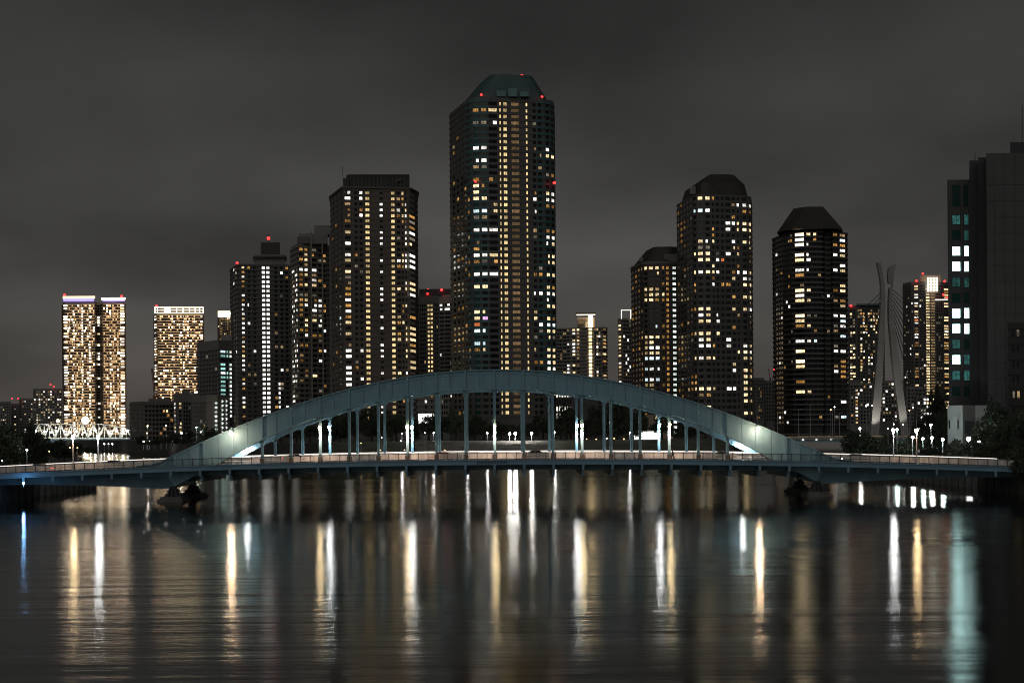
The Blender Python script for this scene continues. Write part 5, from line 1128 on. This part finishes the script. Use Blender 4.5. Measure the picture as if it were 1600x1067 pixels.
for i, (px, py, k) in enumerate(light_l):
    park_lamp(px, py, 545, 3.0, 'lampamber' if k in 'as' else 'lampw', 'tiny path light on the slope, %s' % ['white one by the hanger pair', 'leftmost', 'white one left of the hanger pair', 'lowest amber one by the hanger pair', 'lowest one left of the hanger pair', 'rightmost amber one', 'highest one'][i], 0.13, group='path lights on the slope')
for i in range(8):
    px = 905+i*14+rnd.uniform(-4, 4); park_lamp(px, 685.5+rnd.uniform(-0.8, 0.8), 590, GI+0.3, 'lampamber' if i % 3 else 'lampw', 'tiny bollard light under the right arch half, %s from the left' % ORDW[i], 0.17, group='bollard lights on the terrace')
# left shore promenade lamps
for i, (px, py, r, k) in enumerate(((270, 689.5, 0.5, 'lampw'), (283.5, 676.5, 0.5, 'lampw'), (291, 676.5, 0.3, 'lampw'), (224.5, 689.5, 0.42, 'lampw'), (233.5, 689.5, 0.3, 'lampw'), (242, 690, 0.26, 'lampw'), (251.5, 690, 0.26, 'lampw'), (230.5, 665, 0.36, 'lampwarm'), (259.5, 665, 0.34, 'lampw'), (314, 675, 0.36, 'lampw'), (330.5, 678, 0.3, 'lampw'), (307, 667.5, 0.32, 'lampc'), (279, 690, 0.24, 'lampw'), (229.5, 676.5, 0.3, 'lampamber'), (163, 693.5, 0.4, 'lampw'), (175.5, 693.5, 0.4, 'lampw'), (201.5, 693, 0.25, 'lampw'), (169.5, 693.5, 0.26, 'lampw'))):
    on_left = px < 210
    park_lamp(px, py, 770 if not on_left else 930, 3.0 if not on_left else 0.8, k, ['brightest lamp on the island promenade left of the arch foot', 'bright lamp by the shore trees below the yellow-windowed block', 'small lamp right beside the bright shore lamp', 'first lamp of the low promenade row', 'second lamp of the low promenade row', 'third lamp of the low promenade row', 'fourth lamp of the low promenade row', 'warm lamp in front of the low brown block, left one', 'white lamp in front of the low brown block, right one', 'lamp among trees above the arch foot', 'small lamp near the top edge of the arch foot', 'pale green lamp at the foot of the gabled block', 'small lamp right of the brightest promenade lamp', 'amber lamp at the right end of the truss bridge', 'left lamp of the pair under the truss bridge', 'right lamp of the pair under the truss bridge', 'single lamp under the right end of the truss bridge', 'dim lamp between the pair under the truss bridge'][i], r, 300 if r > 0.34 and i < 14 else 0)
for i, (px, py, D, k, r) in enumerate(((42, 702.5, 330, 'lampw', 0.26), (31.5, 715.5, 320, 'lampw', 0.2), (3.5, 718, 318, 'lampc', 0.4), (109, 699, 480, 'lampamber', 0.24), (121, 699.5, 485, 'lampamber', 0.2), (77, 705, 430, 'lampamber', 0.18))):
    park_lamp(px, py, D, 2.6, k, ['small white lamp among the left bank trees', 'small white lamp low behind the left bridge railing', 'bluish lamp at the left edge just above the railing', 'amber light beside the first left pole lamp', 'fainter amber light right of the first left pole lamp', 'faint reddish light under the left bank trees'][i], r, 60 if i < 3 else 0, (0.9, 1, 1))
# blue light under the left bridge end
park_lamp(37, 763, 262, 2.7, 'blue', 'blue-white quay lamp under the left end of the bridge', 0.22, 80, (0.25, 0.55, 1.0))
# right bank
for i, (px, py, D, k, r, pw) in enumerate(((1343.5, 669.5, 430, 'lampw', 0.42, 500), (1401.5, 671, 425, 'lampc', 0.42, 500), (1426, 683, 395, 'lampw', 0.48, 600), (1442, 685.5, 390, 'lampc', 0.42, 500), (1456, 684, 385, 'lampw', 0.46, 600), (1473, 686.5, 385, 'lampc', 0.46, 700), (1454.5, 664, 400, 'lampc', 0.42, 500), (1513.5, 685.5, 355, 'lampw', 0.62, 500), (1530, 689, 350, 'lampc', 0.5, 350), (1553, 687.5, 340, 'lampc', 0.18, 0), (1387.5, 669.5, 440, 'lampw', 0.2, 0), (1411, 663, 440, 'lampw', 0.2, 0), (1396.5, 662.5, 440, 'lampw', 0.2, 0), (1298, 640, 700, 'lampamber', 0.35, 0), (1304, 635.5, 700, 'lampw', 0.3, 0), (1362.5, 633.5, 700, 'lampw', 0.4, 0), (1353.5, 634, 700, 'lampw', 0.4, 0), (1426.5, 637, 700, 'lampw', 0.36, 0), (1421, 641, 700, 'lampamber', 0.34, 0))):
    park_lamp(px, py, D, 2.8 if D < 600 else 4.0, k, ['bright lamp on the right bank left of the pole lamps', 'pale green lamp just right of the first right pole lamp', 'bright white lamp beside the second right pole lamp', 'pale green lamp right of the second pole lamp', 'white lamp in the middle of the right bank lamp row', 'pale green lamp in front of the white gate house', 'pale green lamp on a tall pole left of the gate house', 'brightest lamp on the right bank, right of the gate house', 'green-white lamp right of the brightest right bank lamp', 'tiny lamp far right among dark trees', 'small lamp left of the first right pole lamp', 'small lamp between the two right pole lamps', 'small lamp at the top of the first right pole', 'amber lamp at the foot of the hipped-roof tower', 'white lamp at the foot of the hipped-roof tower', 'lamp left of the pylon foot, right one', 'lamp left of the pylon foot, left one', 'white lamp right of the pylon foot', 'amber lamp right of the pylon foot'][i], r, pw, {'lampw': (1, 0.97, 0.9), 'lampc': (0.7, 1, 0.93), 'lampamber': (1, .6, .2)}[k])
